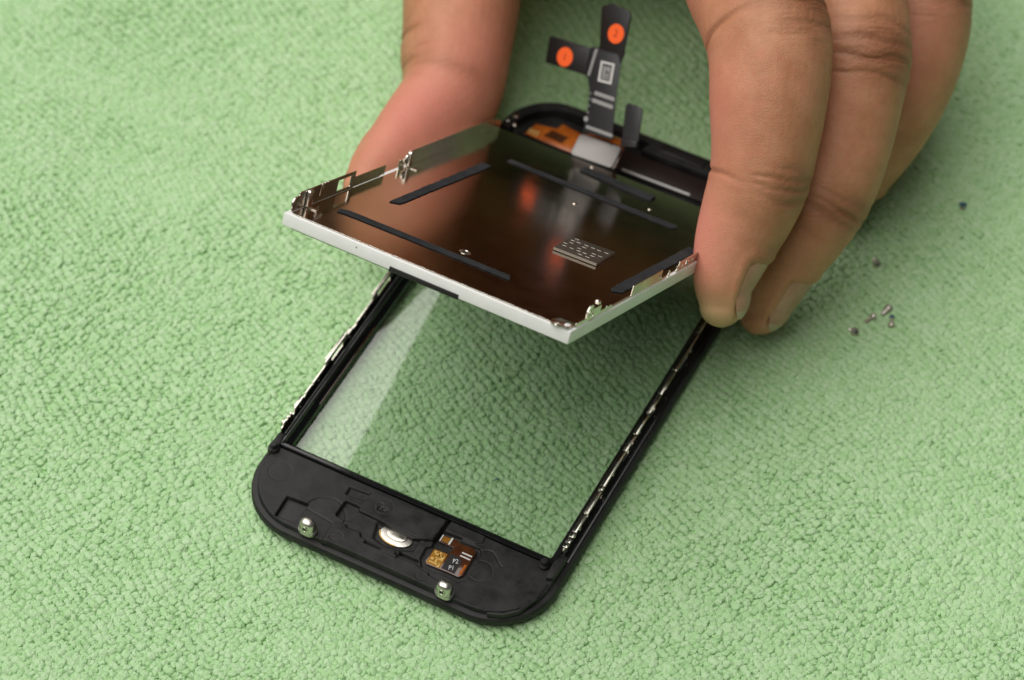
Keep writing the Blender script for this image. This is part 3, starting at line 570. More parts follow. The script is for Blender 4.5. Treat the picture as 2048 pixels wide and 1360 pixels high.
for y in (1.02, 1.12, 1.22): prism('crimp', rect(y, .285, y+.04, .318), -.004, .03, 'nickel', lf, xf=lambda x, y, z: (.085-z, x, y), bevel=.006)
# right flange
sx2 = lambda u, v, w: (5.355+w, u, v)
rf = L3(sheet('right_flange', [(.22, -.075, 1.62, .06), (.62, .0, 1.14, .17), (1.5, -.075, 2.52, .015), (2.42, -.075, 3.66, .19), (3.66, -.075, 7.85, .02), (4.42, 0, 7.7, .16)],
         [(1.86, -.04, 2.36, -.005), (3.92, -.04, 4.32, .03), (4.70, .05, 4.76, .12)], 0, .022, sx2, 'nickel', lcd, .005))
prism('screw_ear', disc(.72, .13, .135, 22), 0, .022, 'nickel', rf, xf=lambda x, y, z: (5.353+z, x, y), bevel=.004)
lathe('ear_hole', [(.07, 0), (.075, .02), (.05, .028), (.045, .004), (0, .004)], 18, 'nickel', rf, Matrix.Translation((5.372, .74, .10)) @ Matrix.Rotation(math.radians(90), 4, 'Y'))
lathe('ear_bore', [(.044, 0), (.044, .007), (0, .007)], 14, 'hole_dark', rf, Matrix.Translation((5.373, .74, .10)) @ Matrix.Rotation(math.radians(90), 4, 'Y'))
lathe('spring_clip', [(.05, -.02), (.055, .02), (.03, .04), (0, .03)], 14, 'nickel', rf, Matrix.Translation((5.30, 1.12, .19)))
for y, z in ((5.0, .08), (4.58, .06), (1.36, .08), (3.62, .06)): lathe('dimple', [(.026, 0), (.02, .018), (0, .022)], 10, 'nickel', rf, Matrix.Translation((5.377, y, z)) @ Matrix.Rotation(math.radians(90), 4, 'Y'))
for y0, y1 in ((3.98, 4.02), (4.34, 4.38), (4.80, 4.85)): prism('bent_lip', rect(y0, -.03, y1, .10), .0, .03, 'nickel', rf, xf=lambda x, y, z: (5.36+z, x, y), bevel=.005)
prism('fixing_clip', rrect(5.02, 6.55, 5.32, 6.95, .06, 4), .005, .13, 'nickel', rf, bevel=.03)
# corner fixing tab on the near right corner
ct = L3(prism('corner_tab', [(4.98, .10), (4.99, .02), (5.06, -.055), (5.16, -.07), (5.24, -.03), (5.34, -.02), (5.35, .30), (5.05, .30)], .001, .02, 'nickel', lcd, bevel=.006))
lathe('rivet', [(.055, 0), (.05, .012), (.03, .016), (.028, .006), (0, .006)], 16, 'nickel', ct, Matrix.Translation((5.13, .0, .02)))
prism('solder_spot', disc(5.27, .12, .05, 16, .07), .0202, .032, 'white_plastic', ct, bevel=.006)
# foam strips
def foam(poly, h=.022):
    c = np.array(poly, float); n = len(c); q = []
    for i in range(n):
        a, b2 = c[i], c[(i+1) % n]; k = max(1, int(np.hypot(*(b2-a))/.07))
        for j in range(k): q.append(tuple(a+(b2-a)*j/k+rng.normal(0, .006, 2)))
    return L3(prism('foam_strip', q, .0005, h, 'foam', lcd, bevel=.008, segs=1))
foam([(.52, .86), (.50, 1.02), (.62, 1.10), (3.70, 1.17), (3.78, .98), (.66, .90)])
foam([(.80, 2.20), (.98, 2.30), (1.00, 5.80), (.80, 5.80)])
foam([(1.02, 6.36), (1.02, 6.52), (4.42, 6.52), (4.50, 6.42), (4.44, 6.28)])
foam([(2.05, 7.38), (2.05, 7.62), (3.56, 7.52), (3.58, 7.24)], .04)
foam([(5.00, 2.38), (5.08, 2.28), (5.22, 2.40), (5.22, 5.72), (5.02, 5.72)])
# woven grounding pad
pd = L3(prism('grounding_pad', [(3.58, 3.06), (4.40, 3.10), (4.36, 3.96), (3.55, 3.86)], .0005, .058, 'mesh_pad', lcd, bevel=.010))
for i in range(6):
    for j in range(6):
        u, v = (i+.5+.25*(j % 2)+random.uniform(-.1, .1))/6.2, (j+.5)/6.1; x = 3.58+.80*u; y = 3.10+.78*v+.05*u
        if random.random() < .62: prism('thread_stitch', [(x-.042, y-.014), (x+.040, y-.006), (x+.042, y+.014), (x-.040, y+.008)], .057, .064+random.uniform(0, .006), 'mesh_thread', pd, bevel=.004, smooth=False, segs=1)
for zz in (.018, .040): prism('pad_edge_thread', [(3.585, 3.052), (4.395, 3.092), (4.395, 3.10), (3.585, 3.062)], zz, zz+.012, 'mesh_thread', pd, smooth=False)
# screw hole and spot welds in the plate
sh = L3(lathe('screw_boss', [(.10, .0), (.10, .008), (.085, .016), (.066, .014), (.06, .003)], 24, 'nickel', lcd, Matrix.Translation((2.72, 1.40, 0))))
prism('hole', disc(2.72, 1.40, .062, 20), .0004, .003, 'hole_dark', sh, smooth=False)
for x, y, r in ((2.78, 5.64, .055), (3.75, 6.84, .045), (2.10, 7.84, .05)):
    L3(lathe('spot_weld', [(r, .0), (r*.9, .012), (r*.5, .022), (0, .024)], 14, 'nickel', lcd, Matrix.Translation((x, y, 0))))
# ribbon cable standing up behind the module
e1 = Vector((-.2006, .662, .7222)); e2 = Vector((.9251, -.1145, .3619)); e3 = e2.cross(e1); e1 = e3.cross(e2)*-1 if e3.cross(e2).dot(e1) < 0 else e3.cross(e2)
MC = Matrix((e2, e1, e3)).transposed().to_4x4(); MC.translation = Vector((2.01, 10.955, 2.14)); MC = MC @ Matrix.Scale(.983, 4)
if (CAM-MC.translation).dot(e3) < 0: raise SystemExit('cable faces away')
cb = prism('ribbon_cable', [(-.34, -1.18), (.36, -1.22), (.31, -.48), (.30, .38), (.0, .48), (-.42, .42), (-.46, -.13), (-.40, -.18), (-.32, -.42), (-.30, -.9)], -.014, 0, 'flex_grey', lcd, bevel=.003)
cb.matrix_local = ML.inverted() @ MC
bend = lambda k, s=1: (lambda x, y, z: (x, y, z+k*max(0, y-.4)**2))
tabA = prism('connector_tab', [(-.45, -.12), (-.43, .40), (-1.43, .50), (-1.46, .47), (-1.47, .0), (-1.44, -.02)], -.012, .03, 'flex_black', cb, xf=lambda x, y, z: (x, y, z-.05*max(0, -x-.4)), bevel=.008)
tabB = prism('connector_tab', [(-.22, .42), (.34, .36), (.41, 1.12), (.36, 1.19), (-.06, 1.29), (-.24, 1.22), (-.28, 1.15)], -.012, .03, 'flex_black', cb, xf=lambda x, y, z: (x, y, z+.06*max(0, y-.4)), bevel=.008)
tB2 = prism('cable_shoulder', [(.02, .44), (.20, .38), (.30, .2), (.36, .4), (.34, .5), (-.2, .5)], -.01, .012, 'flex_black', cb, bevel=.004)
for tb, cx, cy, dz, ch in ((tabA, -1.0, .15, -.05*.6, '1'), (tabB, .13, .74, .06*.34, '2')):
    st = prism('orange_sticker', disc(cx, cy, .185, 28), .0305+dz+.006, .038+dz+.006, 'orange_label', tb)
    text('lettering', ch, .2, Matrix.Translation((cx, cy, .0405+dz+.006)) @ Matrix.Rotation(math.radians(-8), 4, 'Z'), 'orange_ink', st)
for poly in ([(-.33, .40), (-.27, .40), (-.37, -.12), (-.42, -.12)], [(-.19, -.38), (.28, -.44), (.28, -.51), (-.20, -.45)], [(-.22, -.52), (.27, -.59), (.27, -.66), (-.23, -.59)], [(-.27, -1.04), (.36, -1.12), (.36, -1.18), (-.27, -1.10)]):
    prism('printed_line', poly, .0005, .004, 'grey_ink', cb, smooth=False)
for y in (-.44, -.55, -.68, -.8): prism('printed_dot', disc(-.285, y, .018, 8), .0005, .003, 'grey_ink', cb, smooth=False)
prism('via', disc(-.30, -.93, .05, 14), .0005, .006, 'grey_ink', cb)
sheet('printed_box', [(-.16, -.20, .16, .19)], [(-.115, -.16, .115, .15)], .0005, .004, lambda u, v, w: (u+v*.02, v-u*.06, w), 'white_ink', cb, 0)
for x0, y0, x1, y1 in ((-.08, -.12, -.02, .11), (.0, .02, .06, .11), (.0, -.12, .04, -.01), (.065, -.12, .09, .10), (-.10, -.14, .10, -.128), (-.02, .05, .01, .08)):
    prism('printed_glyph', rect(x0, y0, x1, y1), .0005, .003, 'grey_ink', cb, smooth=False)
t3 = prism('grey_tab', [(.60, -1.30), (.55, -.55), (.60, -.49), (.90, -.53), (.95, -.60), (.96, -1.28)], -.03, .0, 'flex_grey', cb, bevel=.008)
prism('tab_clip', [(.60, -1.30), (.60, -1.16), (.96, -1.16), (.96, -1.28)], -.03, .05, 'flex_black', cb, bevel=.015)
# silver stiffener over the cable's fold
MS = Matrix((Vector((.998, .03, .06)).normalized(), Vector((-.05, .97, .25)).normalized(), Vector((0, -.25, .97)).normalized())).transposed().to_4x4(); MS.translation = Vector((2.38, 9.90, 1.17)); MS = MS @ Matrix.Scale(.985, 4)
sp_ = prism('stiffener_plate', rrect(-.43, -.24, .43, .24, .07, 5), .0, .055, 'grey_steel', lcd, bevel=.016); sp_.matrix_local = ML.inverted() @ MS
fo = prism('fold', rrect(-.40, -.22, .47, .30, .06, 4), -.06, -.004, 'kapton_dark', lcd, bevel=.015); fo.matrix_local = ML.inverted() @ MS
prism('solder_dot', disc(-.10, -.32, .035, 10), -.03, -.01, 'nickel', fo)
prism('dark_flex', rect(-.42, -.42, .16, -.245), -.10, -.07, 'flex_grey', fo, bevel=.006)
# flexible tail running down to the panel
tl = []
for i in range(13):
    t = i/12; p_ = Vector((2.45, 10.12, 1.14))*(1-t)**3+Vector((2.45, 10.62, 1.25))*3*t*(1-t)**2+Vector((2.2, 10.75, .70))*3*t*t*(1-t)+Vector((1.95, 10.55, .452))*t**3; tl.append(p_)
V = []; F = []
for i, p_ in enumerate(tl):
    d_ = (tl[min(i+1, 12)]-tl[max(i-1, 0)]).normalized(); sd_ = Vector((1, .05, 0)); nn_ = sd_.cross(d_).normalized()*.01
    for q_ in (p_-sd_*.28-nn_, p_+sd_*.28-nn_, p_+sd_*.28+nn_, p_-sd_*.28+nn_): V.append(ML.inverted() @ q_)
for i in range(12):
    for j in range(4): F.append((i*4+j, i*4+(j+1) % 4, (i+1)*4+(j+1) % 4, (i+1)*4+j))
F += [(0, 1, 2, 3), (48, 49, 50, 51)]
from_py('flex_tail', V, F, 'kapton', lcd)

# ------------------------------------------------------------------ hand
# control points of the left hand in towel coordinates: x, y, z, half width, half thickness
FINGERS = {
    'index': ((0.989, 0.076, 0.129), [(6.241, 6.909, 2.101, 0.440, 0.400), (6.115, 7.200, 2.424, 0.600, 0.540), (6.070, 7.592, 2.795, 0.700, 0.660), (6.073, 8.083, 3.286, 0.830, 0.800), (6.066, 8.416, 3.730, 0.890, 0.860), (5.979, 8.781, 4.159, 0.915, 0.900), (5.771, 9.308, 4.686, 1.010, 0.980), (5.452, 9.954, 5.146, 1.060, 1.060), (4.991, 10.534, 5.347, 1.160, 1.080), (4.239, 11.397, 5.341, 1.280, 1.080), (3.172, 12.798, 5.327, 1.250, 1.050), (2.060, 14.345, 5.307, 1.200, 1.100)]),
    'middle': ((0.925, 0.080, 0.373), [(6.579, 8.061, 0.836, 0.420, 0.400), (6.592, 8.344, 1.171, 0.600, 0.540), (6.645, 8.687, 1.600, 0.720, 0.640), (6.767, 9.181, 2.182, 0.840, 0.800), (6.869, 9.773, 2.715, 0.900, 0.860), (6.819, 10.362, 3.233, 0.920, 0.900), (6.600, 11.093, 3.851, 1.000, 0.970), (6.331, 11.725, 4.282, 1.030, 1.020), (5.931, 12.495, 4.539, 1.000, 1.000), (5.312, 13.445, 4.681, 1.000, 1.000), (4.349, 14.726, 4.800, 1.050, 1.050), (3.028, 16.111, 4.861, 1.150, 1.100)]),
    'ring': ((0.890, 0.170, 0.423), [(6.470, 11.292, 0.297, 0.460, 0.400), (6.595, 11.612, 0.621, 0.630, 0.580), (6.771, 12.035, 1.132, 0.770, 0.700), (6.977, 12.591, 1.796, 0.870, 0.800), (7.053, 13.093, 2.658, 0.940, 0.900), (6.919, 13.739, 3.312, 0.970, 0.950), (6.541, 14.502, 3.750, 0.970, 0.950), (5.866, 15.365, 4.105, 1.000, 1.000), (4.613, 16.613, 4.299, 1.050, 1.050), (3.430, 17.428, 4.407, 1.150, 1.100)]),
    'little': ((0.867, 0.205, 0.454), [(6.055, 12.459, 0.724, 0.420, 0.400), (6.221, 12.993, 1.063, 0.540, 0.520), (6.377, 13.688, 1.653, 0.680, 0.660), (6.320, 14.556, 2.574, 0.760, 0.740), (6.196, 15.305, 3.043, 0.780, 0.780), (5.636, 16.411, 3.409, 0.800, 0.800), (4.539, 17.677, 3.822, 0.950, 0.900), (3.449, 18.471, 4.011, 1.100, 1.000)]),
    'thumb': ((-0.840, -0.417, -0.346), [(-0.572, 6.295, 1.992, 0.360, 0.340), (-0.541, 6.718, 1.971, 0.550, 0.460), (-0.500, 7.502, 1.828, 0.750, 0.580), (-0.441, 8.428, 1.654, 0.920, 0.720), (-0.412, 9.192, 1.629, 1.040, 0.840), (-0.529, 9.762, 1.770, 1.110, 0.930), (-0.776, 10.342, 1.962, 1.150, 1.000), (-1.091, 11.071, 2.158, 1.200, 1.070), (-1.595, 12.203, 2.267, 1.250, 1.150), (-2.122, 13.930, 2.308, 1.350, 1.250), (-2.372, 16.013, 2.258, 1.500, 1.300)]),
}
PALM = [
    [(1.951, 14.632, 5.040, 1.250, 1.100), (0.673, 16.866, 4.166, 1.500, 1.400), (-0.723, 19.288, 3.343, 1.600, 1.500), (-2.253, 21.634, 2.895, 1.700, 1.500)],
    [(2.870, 16.288, 4.659, 1.250, 1.100), (1.659, 18.238, 3.938, 1.500, 1.400), (0.090, 20.415, 3.251, 1.600, 1.500), (-1.655, 22.304, 2.928, 1.700, 1.500)],
    [(3.494, 18.062, 4.209, 1.200, 1.000), (2.263, 19.856, 3.638, 1.400, 1.300), (0.583, 21.560, 3.155, 1.600, 1.400), (-1.330, 22.834, 2.951, 1.700, 1.500)],
    [(-2.287, 15.200, 2.273, 1.300, 1.200), (-2.534, 17.227, 2.052, 1.600, 1.400), (-2.886, 19.513, 2.059, 1.800, 1.500), (-2.957, 21.727, 2.433, 1.900, 1.600)],
    [(-2.360, 21.399, 2.758, 2.200, 1.900), (-3.886, 24.384, 2.397, 2.500, 2.000), (-6.032, 28.133, 1.911, 2.700, 2.100), (-8.933, 33.085, 1.415, 2.900, 2.400)],
    [(-2.200, 15.200, 1.800, 1.000, 0.950), (0.000, 15.700, 2.000, 1.150, 1.100), (2.200, 16.200, 2.100, 1.200, 1.100), (4.600, 16.800, 2.300, 1.000, 0.900)],
    [(-1.700, 13.300, 3.400, 1.200, 1.000), (-0.500, 13.100, 4.800, 1.200, 1.000), (1.100, 13.500, 5.500, 1.300, 1.100), (2.400, 14.100, 5.400, 1.300, 1.100)],
    [(-1.800, 15.400, 3.200, 1.200, 1.000), (-0.200, 15.200, 4.700, 1.400, 1.200), (1.600, 15.800, 5.000, 1.400, 1.200), (3.200, 16.600, 4.700, 1.300, 1.100)],
    [(-0.463, 16.307, 2.851, 1.000, 0.900), (0.519, 17.578, 3.326, 1.300, 1.100), (-1.692, 19.061, 2.862, 1.800, 1.500), (-2.035, 20.932, 2.947, 1.900, 1.600)],
]
def catmull(P, n):
    P = np.vstack([2*P[0]-P[1], P, 2*P[-1]-P[-2]]); out = []
    for i in range(1, len(P)-2):
        for t in np.arange(n)/n:
            a, b2, c2, d2 = P[i-1:i+3]
            out.append(.5*(2*b2+(c2-a)*t+(2*a-5*b2+4*c2-d2)*t*t+(3*b2-a-3*c2+d2)*t**3))
    out.append(P[-2]); return np.array(out)
def tube(cps, D, n=40, cap_end=False):
    S = catmull(np.array(cps), 8); C_, a, b2 = S[:, :3], S[:, 3], S[:, 4]
    T = np.gradient(C_, axis=0); T /= np.linalg.norm(T, axis=1)[:, None]
    D = np.array(D); Dn = D[None]-T*(T@D)[:, None]; Dn /= np.linalg.norm(Dn, axis=1)[:, None]; Sd = np.cross(T, Dn)
    return C_, a, b2, T, Dn, Sd
def tube_mesh(tb, n=40):
    C_, a, b2, T, Dn, Sd = tb; V = []; F = []
    rings = []
    for k in range(8, 0, -1):                                   # rounded tip
        q = math.radians(90*k/8.3); rings.append((C_[0]-T[0]*math.sin(q)*(a[0]+b2[0])*.5*.9, a[0]*math.cos(q), b2[0]*math.cos(q), Dn[0], Sd[0]))
    rings += [(C_[i], a[i], b2[i], Dn[i], Sd[i]) for i in range(len(C_))]
    for k in range(1, 8):
        q = math.radians(90*k/8.3); rings.append((C_[-1]+T[-1]*math.sin(q)*a[-1], a[-1]*math.cos(q), b2[-1]*math.cos(q), Dn[-1], Sd[-1]))
    for c_, aa, bb, dn, sd in rings:
        for i in range(n):
            t = 2*math.pi*i/n; V.append(c_+dn*bb*math.cos(t)+sd*aa*math.sin(t))
    for l in range(len(rings)-1):
        for i in range(n): F.append((l*n+i, l*n+(i+1) % n, (l+1)*n+(i+1) % n, (l+1)*n+i))
    F.append(tuple(range(n))[::-1]); F.append(tuple(range((len(rings)-1)*n, len(rings)*n)))
    return V, F
def build_hand():
    tubes = {k: tube(v[1], v[0]) for k, v in FINGERS.items()}
    V = []; F = []
    for tb in list(tubes.values())+[tube(p, (0, 0, 1)) for p in PALM]:
        v, f = tube_mesh(tb); k = len(V); V += v; F += [tuple(i+k for i in q) for q in f]
    o = from_py('hand_cage', V, F)
    md = o.modifiers.new('r', 'REMESH'); md.mode = 'VOXEL'; md.voxel_size = .036; md.use_smooth_shade = True
    s = o.modifiers.new('s', 'SMOOTH'); s.iterations = 3; s.factor = .5
    bpy.context.view_layer.update()
    me = bpy.data.meshes.new_from_object(o.evaluated_get(bpy.context.evaluated_depsgraph_get())); bpy.data.objects.remove(o); me.name = 'hand'
    n = len(me.vertices); co = np.empty(n*3, np.float32); me.vertices.foreach_get('co', co); co = co.reshape(-1, 3).astype(float)
    no = np.empty(n*3, np.float32); me.vertices.foreach_get('normal', no); no = no.reshape(-1, 3).astype(float)
    best = np.full(n, 9.); fid = np.full(n, -1); sv = np.zeros(n); ph = np.zeros(n); rad = np.ones(n)
    names = list(tubes)
    for k, nm in enumerate(names):
        C_, a, b2, T, Dn, Sd = tubes[nm]; arc = np.r_[0, np.cumsum(np.linalg.norm(np.diff(C_, axis=0), axis=1))]
        for c0 in range(0, n, 40000):
            p = co[c0:c0+40000]; d = ((p[:, None]-C_[None])**2).sum(2); j = d.argmin(1); dd = np.sqrt(d[np.arange(len(p)), j])/((a[j]+b2[j])*.5)
            up = dd < best[c0:c0+40000]; ix = np.arange(c0, c0+len(p))[up]; jj = j[up]; w = p[up]-C_[jj]
            best[ix] = dd[up]; fid[ix] = k; sv[ix] = arc[jj]+(w*T[jj]).sum(1); ph[ix] = np.degrees(np.arctan2((w*Sd[jj]).sum(1), (w*Dn[jj]).sum(1))); rad[ix] = a[jj]
    near = best < 1.35
    dsp = np.zeros(n); tone = np.zeros((n, 4)); tone[:, 3] = 1
    def win(x, c_, w): return np.exp(-((x-c_)/w)**2)
    def adiff(x, c_): return (x-c_+180) % 360-180
    jit = lambda s: .5*(np.sin(co[:, 0]*7.1+s)+np.sin(co[:, 1]*8.3+2*s)+np.sin(co[:, 2]*6.7+3*s))
    for nm, s0, phc, phw, depth, width in CREASES:
        k = names.index(nm); mk = (fid == k) & near
        d = sv-s0-.035*jit(s0*17+phc)
        dsp -= mk*.82*depth*win(d, 0, width)*np.exp(-np.abs(adiff(ph, phc)/phw)**4)
        tone[:, 1] += mk*.32*min(1, depth/.03)*win(d, 0, width*1.3)*np.exp(-np.abs(adiff(ph, phc)/phw)**4)  # creases turn browner too, more so where deeper
    for nm, s0, phc, phw, amp, width in BULGES:
        k = names.index(nm); mk = (fid == k) & near
        dsp += mk*amp*win(sv, s0, width)*win(adiff(ph, phc), 0, phw)
    for nm, s0, phc, phw, val, width, ch in TONES:
        k = names.index(nm); mk = (fid == k) & near
        tone[:, ch] += mk*val*win(sv, s0, width)*win(adiff(ph, phc), 0, phw)
    for nm, s0, s1, half in NAILS:
        k = names.index(nm); mk = (fid == k) & near; ap = np.abs(adiff(ph, 0))
        inside = (1-sstep(half-6, half+2, ap))*(1-sstep(s1-.06, s1+.04, sv))
        fold = np.exp(-((ap-half-9)/9)**2)*(1-sstep(s1-.1, s1+.25, sv))*sstep(-.2, .25, sv)+np.exp(-((sv-s1-.13)/.10)**2)*(1-sstep(half-4, half+14, ap))
        dsp += mk*(-.030*inside+.030*np.clip(fold, 0, 1))
    dsp += .006*(vnoise(co[:, 0]*3+co[:, 2], co[:, 1]*3-co[:, 2], 81)-.5)*2
    co += no*dsp[:, None]
    me.vertices.foreach_set('co', co.astype(np.float32).ravel()); me.update()
    ca = me.color_attributes.new('tone', 'FLOAT_COLOR', 'POINT'); ca.data.foreach_set('color', np.clip(tone, 0, 1).astype(np.float32).ravel())
    me.materials.clear(); me.materials.append(MAT['skin'])
    me.polygons.foreach_set('use_smooth', [True]*len(me.polygons))
    h = link('hand', me); h['label'] = 'left hand reaching in from above, gripping the tilted display between thumb and fingers'; h['category'] = 'hand'
    # unseen dark cuff, added so the metal back plate mirrors something dark
    sv_, sf_ = tube_mesh(tube([(-.6, 18.4, 3.2, 2.9, 2.2), (-1.6, 20.2, 3.1, 3.0, 2.35), (-3.6, 23.8, 2.8, 3.2, 2.5), (-6.0, 28.0, 2.6, 3.3, 2.6), (-8.9, 33.0, 2.6, 3.5, 2.7)], (0, 0, 1)))
    from_py('added_sleeve', sv_, sf_, 'added_sleeve_cloth', h, True)
    # nails
    for nm, s0, s1, half in NAILS:
        lift, off = -.006, 0
        C_, a, b2, T, Dn, Sd = tubes[nm]; arc = np.r_[0, np.cumsum(np.linalg.norm(np.diff(C_, axis=0), axis=1))]
        NS, NP = 16, 15; Vt = []
        for i in range(NS):
            s = s0+(s1-s0)*i/(NS-1); e = np.array([np.interp(max(s, 0), arc, C_[:, q]) for q in range(3)])+T[0]*min(s, 0)
            dn = np.array([np.interp(max(s, 0), arc, Dn[:, q]) for q in range(3)]); sd = np.array([np.interp(max(s, 0), arc, Sd[:, q]) for q in range(3)])
            cv_ = 1-.30*max(0, (.34-i/(NS-1))/.34)**2; aa = np.interp(max(s, .25), arc, a)*cv_; bb = np.interp(max(s, .25), arc, b2)*cv_
            hw = half*(1-.35*max(0, (i/(NS-1)-.75)/.25)**2)*math.sqrt(1-.80*max(0, (.32-i/(NS-1))/.32)**2)
            for j in range(NP):
                t = math.radians(off+hw*(2*j/(NP-1)-1)); edge = abs(2*j/(NP-1)-1)**4
                Vt.append(e+dn*(bb*math.cos(t))*(1+lift-.03*edge)+sd*(aa*math.sin(t))*(1+lift-.03*edge))
        Vt = np.array(Vt); nv = len(Vt); cen = np.array([np.interp(.5, arc, C_[:, q]) for q in range(3)])
        inn = Vt-(Vt-cen)/np.linalg.norm(Vt-cen, axis=1)[:, None]*.05
        Fa = []
        for i in range(NS-1):
            for j in range(NP-1):
                q = (i*NP+j, i*NP+j+1, (i+1)*NP+j+1, (i+1)*NP+j); Fa.append(q); Fa.append(tuple(x+nv for x in q)[::-1])
        bd_ = [j for j in range(NP)]+[i*NP+NP-1 for i in range(1, NS)]+[(NS-1)*NP+j for j in range(NP-2, -1, -1)]+[i*NP for i in range(NS-2, 0, -1)]
        for i in range(len(bd_)): x, y = bd_[i], bd_[(i+1) % len(bd_)]; Fa.append((x, y, y+nv, x+nv))
        f = from_py('fingernail', np.vstack([Vt, inn]), Fa, 'nail', h, True); f.data.set_sharp_from_angle(angle=.9)
        f.data.materials.append(MAT['nail_edge'])
        for i in range(2*(NP-1)*2): f.data.polygons[i].material_index = 1
    return h
# creases: finger, distance from tip centre (cm), angle from the back of the finger, angular half-width, depth, width
CREASES = [
    ('index', 2.30, 180, 78, .055, .05), ('index', 2.20, -30, 45, .020, .04), ('index', 2.34, -25, 48, .024, .04), ('index', 2.50, -30, 45, .018, .04),
    ('index', 4.85, 180, 80, .07, .06), ('index', 4.90, -30, 50, .034, .05), ('index', 5.10, -32, 55, .028, .045), ('index', 4.62, -28, 45, .022, .045), ('index', 5.35, -30, 50, .02, .045),
    ('middle', 2.15, -20, 60, .020, .04), ('middle', 2.34, -20, 60, .024, .04), ('middle', 2.5, -20, 60, .016, .04),
    ('middle', 4.50, -30, 60, .022, .04), ('middle', 4.75, -30, 60, .034, .05), ('middle', 5.0, -30, 60, .028, .045), ('middle', 5.25, -30, 60, .024, .045),
    ('ring', 4.3, -30, 60, .02, .04), ('ring', 4.55, -30, 60, .02, .04), ('ring', 2.2, -30, 60, .016, .04),
    ('thumb', 4.15, 38, 36, .05, .055), ('thumb', 3.45, 40, 40, .022, .08), ('thumb', 3.25, 120, 50, .022, .14), ('thumb', 4.4, 30, 30, .014, .05), ('thumb', 2.6, 60, 40, .012, .08),
]
rr = random.Random(5)
for nm, s0, sp0 in (('index', 4.9, .34), ('index', 2.34, .22), ('middle', 4.85, .36), ('middle', 2.34, .22), ('ring', 4.4, .3), ('thumb', 3.9, .4)):
    sg = 1 if nm == 'thumb' else -1
    for k in range(12): CREASES.append((nm, s0+rr.gauss(0, sp0), sg*32+rr.gauss(0, 22), rr.uniform(10, 30), rr.uniform(.006, .016), rr.uniform(.035, .05)))
BULGES = [('index', 1.1, 180, 70, .05, .7), ('index', 3.5, 180, 70, .06, .8), ('index', 4.95, -10, 60, .06, .45), ('middle', 4.85, 0, 60, .06, .45), ('middle', 2.3, 0, 60, .02, .3), ('index', 2.3, 0, 60, .02, .3), ('thumb', 2.0, 120, 60, .05, .8), ('thumb', 3.8, 0, 60, .05, .5)]
TONES = [  # finger, s, angle, angular width, value, length, channel
    ('index', .9, -160, 75, 1., 1.1, 0), ('index', 3.4, -160, 60, .75, 1.1, 0), ('index', 6.0, 180, 60, .5, 1.0, 0), ('index', 4.95, -28, 42, .75, .40, 1), ('index', 2.35, -25, 42, .60, .38, 1), ('index', -.15, -120, 110, .85, .35, 2),
    ('middle', 4.85, -25, 50, .75, .45, 1), ('middle', 2.34, -20, 50, .6, .4, 1), ('middle', 1.3, -60, 60, .35, .9, 1), ('ring', 4.4, -20, 60, .5, .5, 1), ('index', 1.2, -5, 40, .5, .5, 1),
    ('thumb', 1.6, 125, 70, .95, 1.8, 0), ('thumb', 4.0, 140, 50, .4, 1.0, 0), ('thumb', 4.0, 10, 50, .35, .8, 1), ('middle', 3.6, -120, 50, .4, 1., 0), ('ring', 3.4, -80, 60, .35, 1., 0),
]
NAILS = [('index', -.20, .95, 44), ('middle', -.16, .95, 47), ('ring', -.2, .8, 50), ('thumb', -.15, .95, 50)]
build_hand()

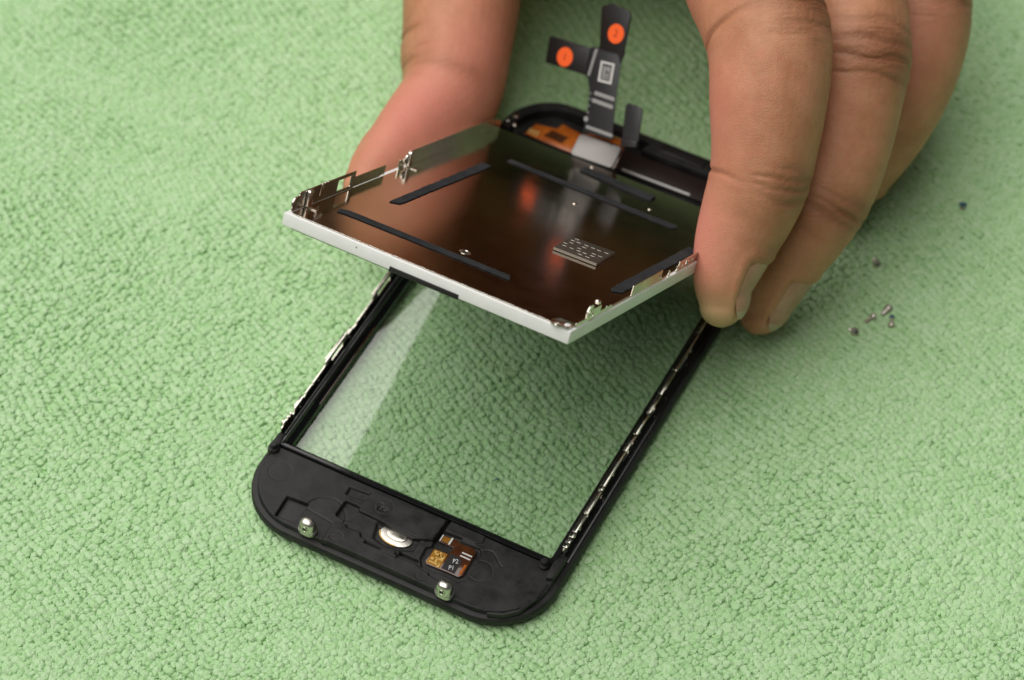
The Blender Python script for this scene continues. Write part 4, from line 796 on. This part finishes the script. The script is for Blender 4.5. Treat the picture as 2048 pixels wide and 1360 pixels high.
# ------------------------------------------------------------------ loose screws on the towel
def screw(x, y, rz, tilt, s, label, blue=0):
    M = Matrix.Translation((x, y, .055)) @ Matrix.Rotation(rz, 4, 'Z') @ Matrix.Rotation(tilt, 4, 'X')
    e = empty('small_screw', None, label, 'screw', 'loose screws on the towel', M=M)
    h = lathe('head', [(0, .10), (.05, .10), (.075, .085), (.08, .05), (.075, .03), (.04, .0)], 16, 'screw_steel', e, Matrix.Scale(s, 4))
    for k in (0, 1): prism('drive_slot', rect(-.045*s, -.010*s, .045*s, .010*s), .0995*s, .103*s, 'hole_dark', h, xf=(lambda a, b2, c2: (a, b2, c2)) if k else (lambda a, b2, c2: (b2, a, c2)), smooth=False)
    pr = [(.04, .01)]
    for k in range(8): pr += [(.042, -.018*k), (.032, -.018*k-.009)]
    pr += [(.02, -.16), (0, -.165)]
    lathe('shank', pr, 12, 'screw_steel', e, Matrix.Scale(s, 4))
    if blue: lathe('thread_patch', [(.046, -.10), (.048, -.15), (.03, -.175), (0, -.18)] if blue == 1 else [(.083, .035), (.085, .09), (.055, .104), (0, .105)], 12, 'blue_patch', e, Matrix.Scale(s, 4))
    return e
R_ = math.radians
screw(7.73, 10.87, R_(40), R_(70), .95, 'single steel screw in the shadow beside the fingers, apart from the cluster')
screw(8.63, 12.92, R_(200), R_(35), .85, 'dark blue headed screw farthest up the towel, alone', 2)
screw(8.35, 9.90, R_(170), R_(100), 1.05, 'largest bright screw at the top of the screw cluster')
screw(8.17, 9.58, R_(150), R_(75), .95, 'bright screw left of centre in the cluster, between two others')
screw(8.54, 9.66, R_(20), R_(105), .9, 'screw with a blue thread tip at the right of the cluster', 1)
screw(8.00, 9.15, R_(60), R_(60), 1., 'dull screw at the lower left of the cluster, nearest the viewer')
mat('blue_lint', (.02, .12, .30), .8)
pts = [Vector((3.83, 3.05, .05)), Vector((3.86, 3.075, .075)), Vector((3.875, 3.11, .07)), Vector((3.90, 3.12, .05))]; V = []; F = []
for i, q_ in enumerate(pts):
    for k in range(6): V.append(q_+Vector((0, math.cos(k*math.pi/3), math.sin(k*math.pi/3)))*.012)
for i in range(3):
    for k in range(6): F.append((i*6+k, i*6+(k+1) % 6, (i+1)*6+(k+1) % 6, (i+1)*6+k))
F += [tuple(range(5, -1, -1)), tuple(range(18, 24))]
ln_ = from_py('lint_fibre', V, F, 'blue_lint', None, True); ln_['label'] = 'tiny blue lint fibre on the towel seen through the glass'; ln_['category'] = 'lint'
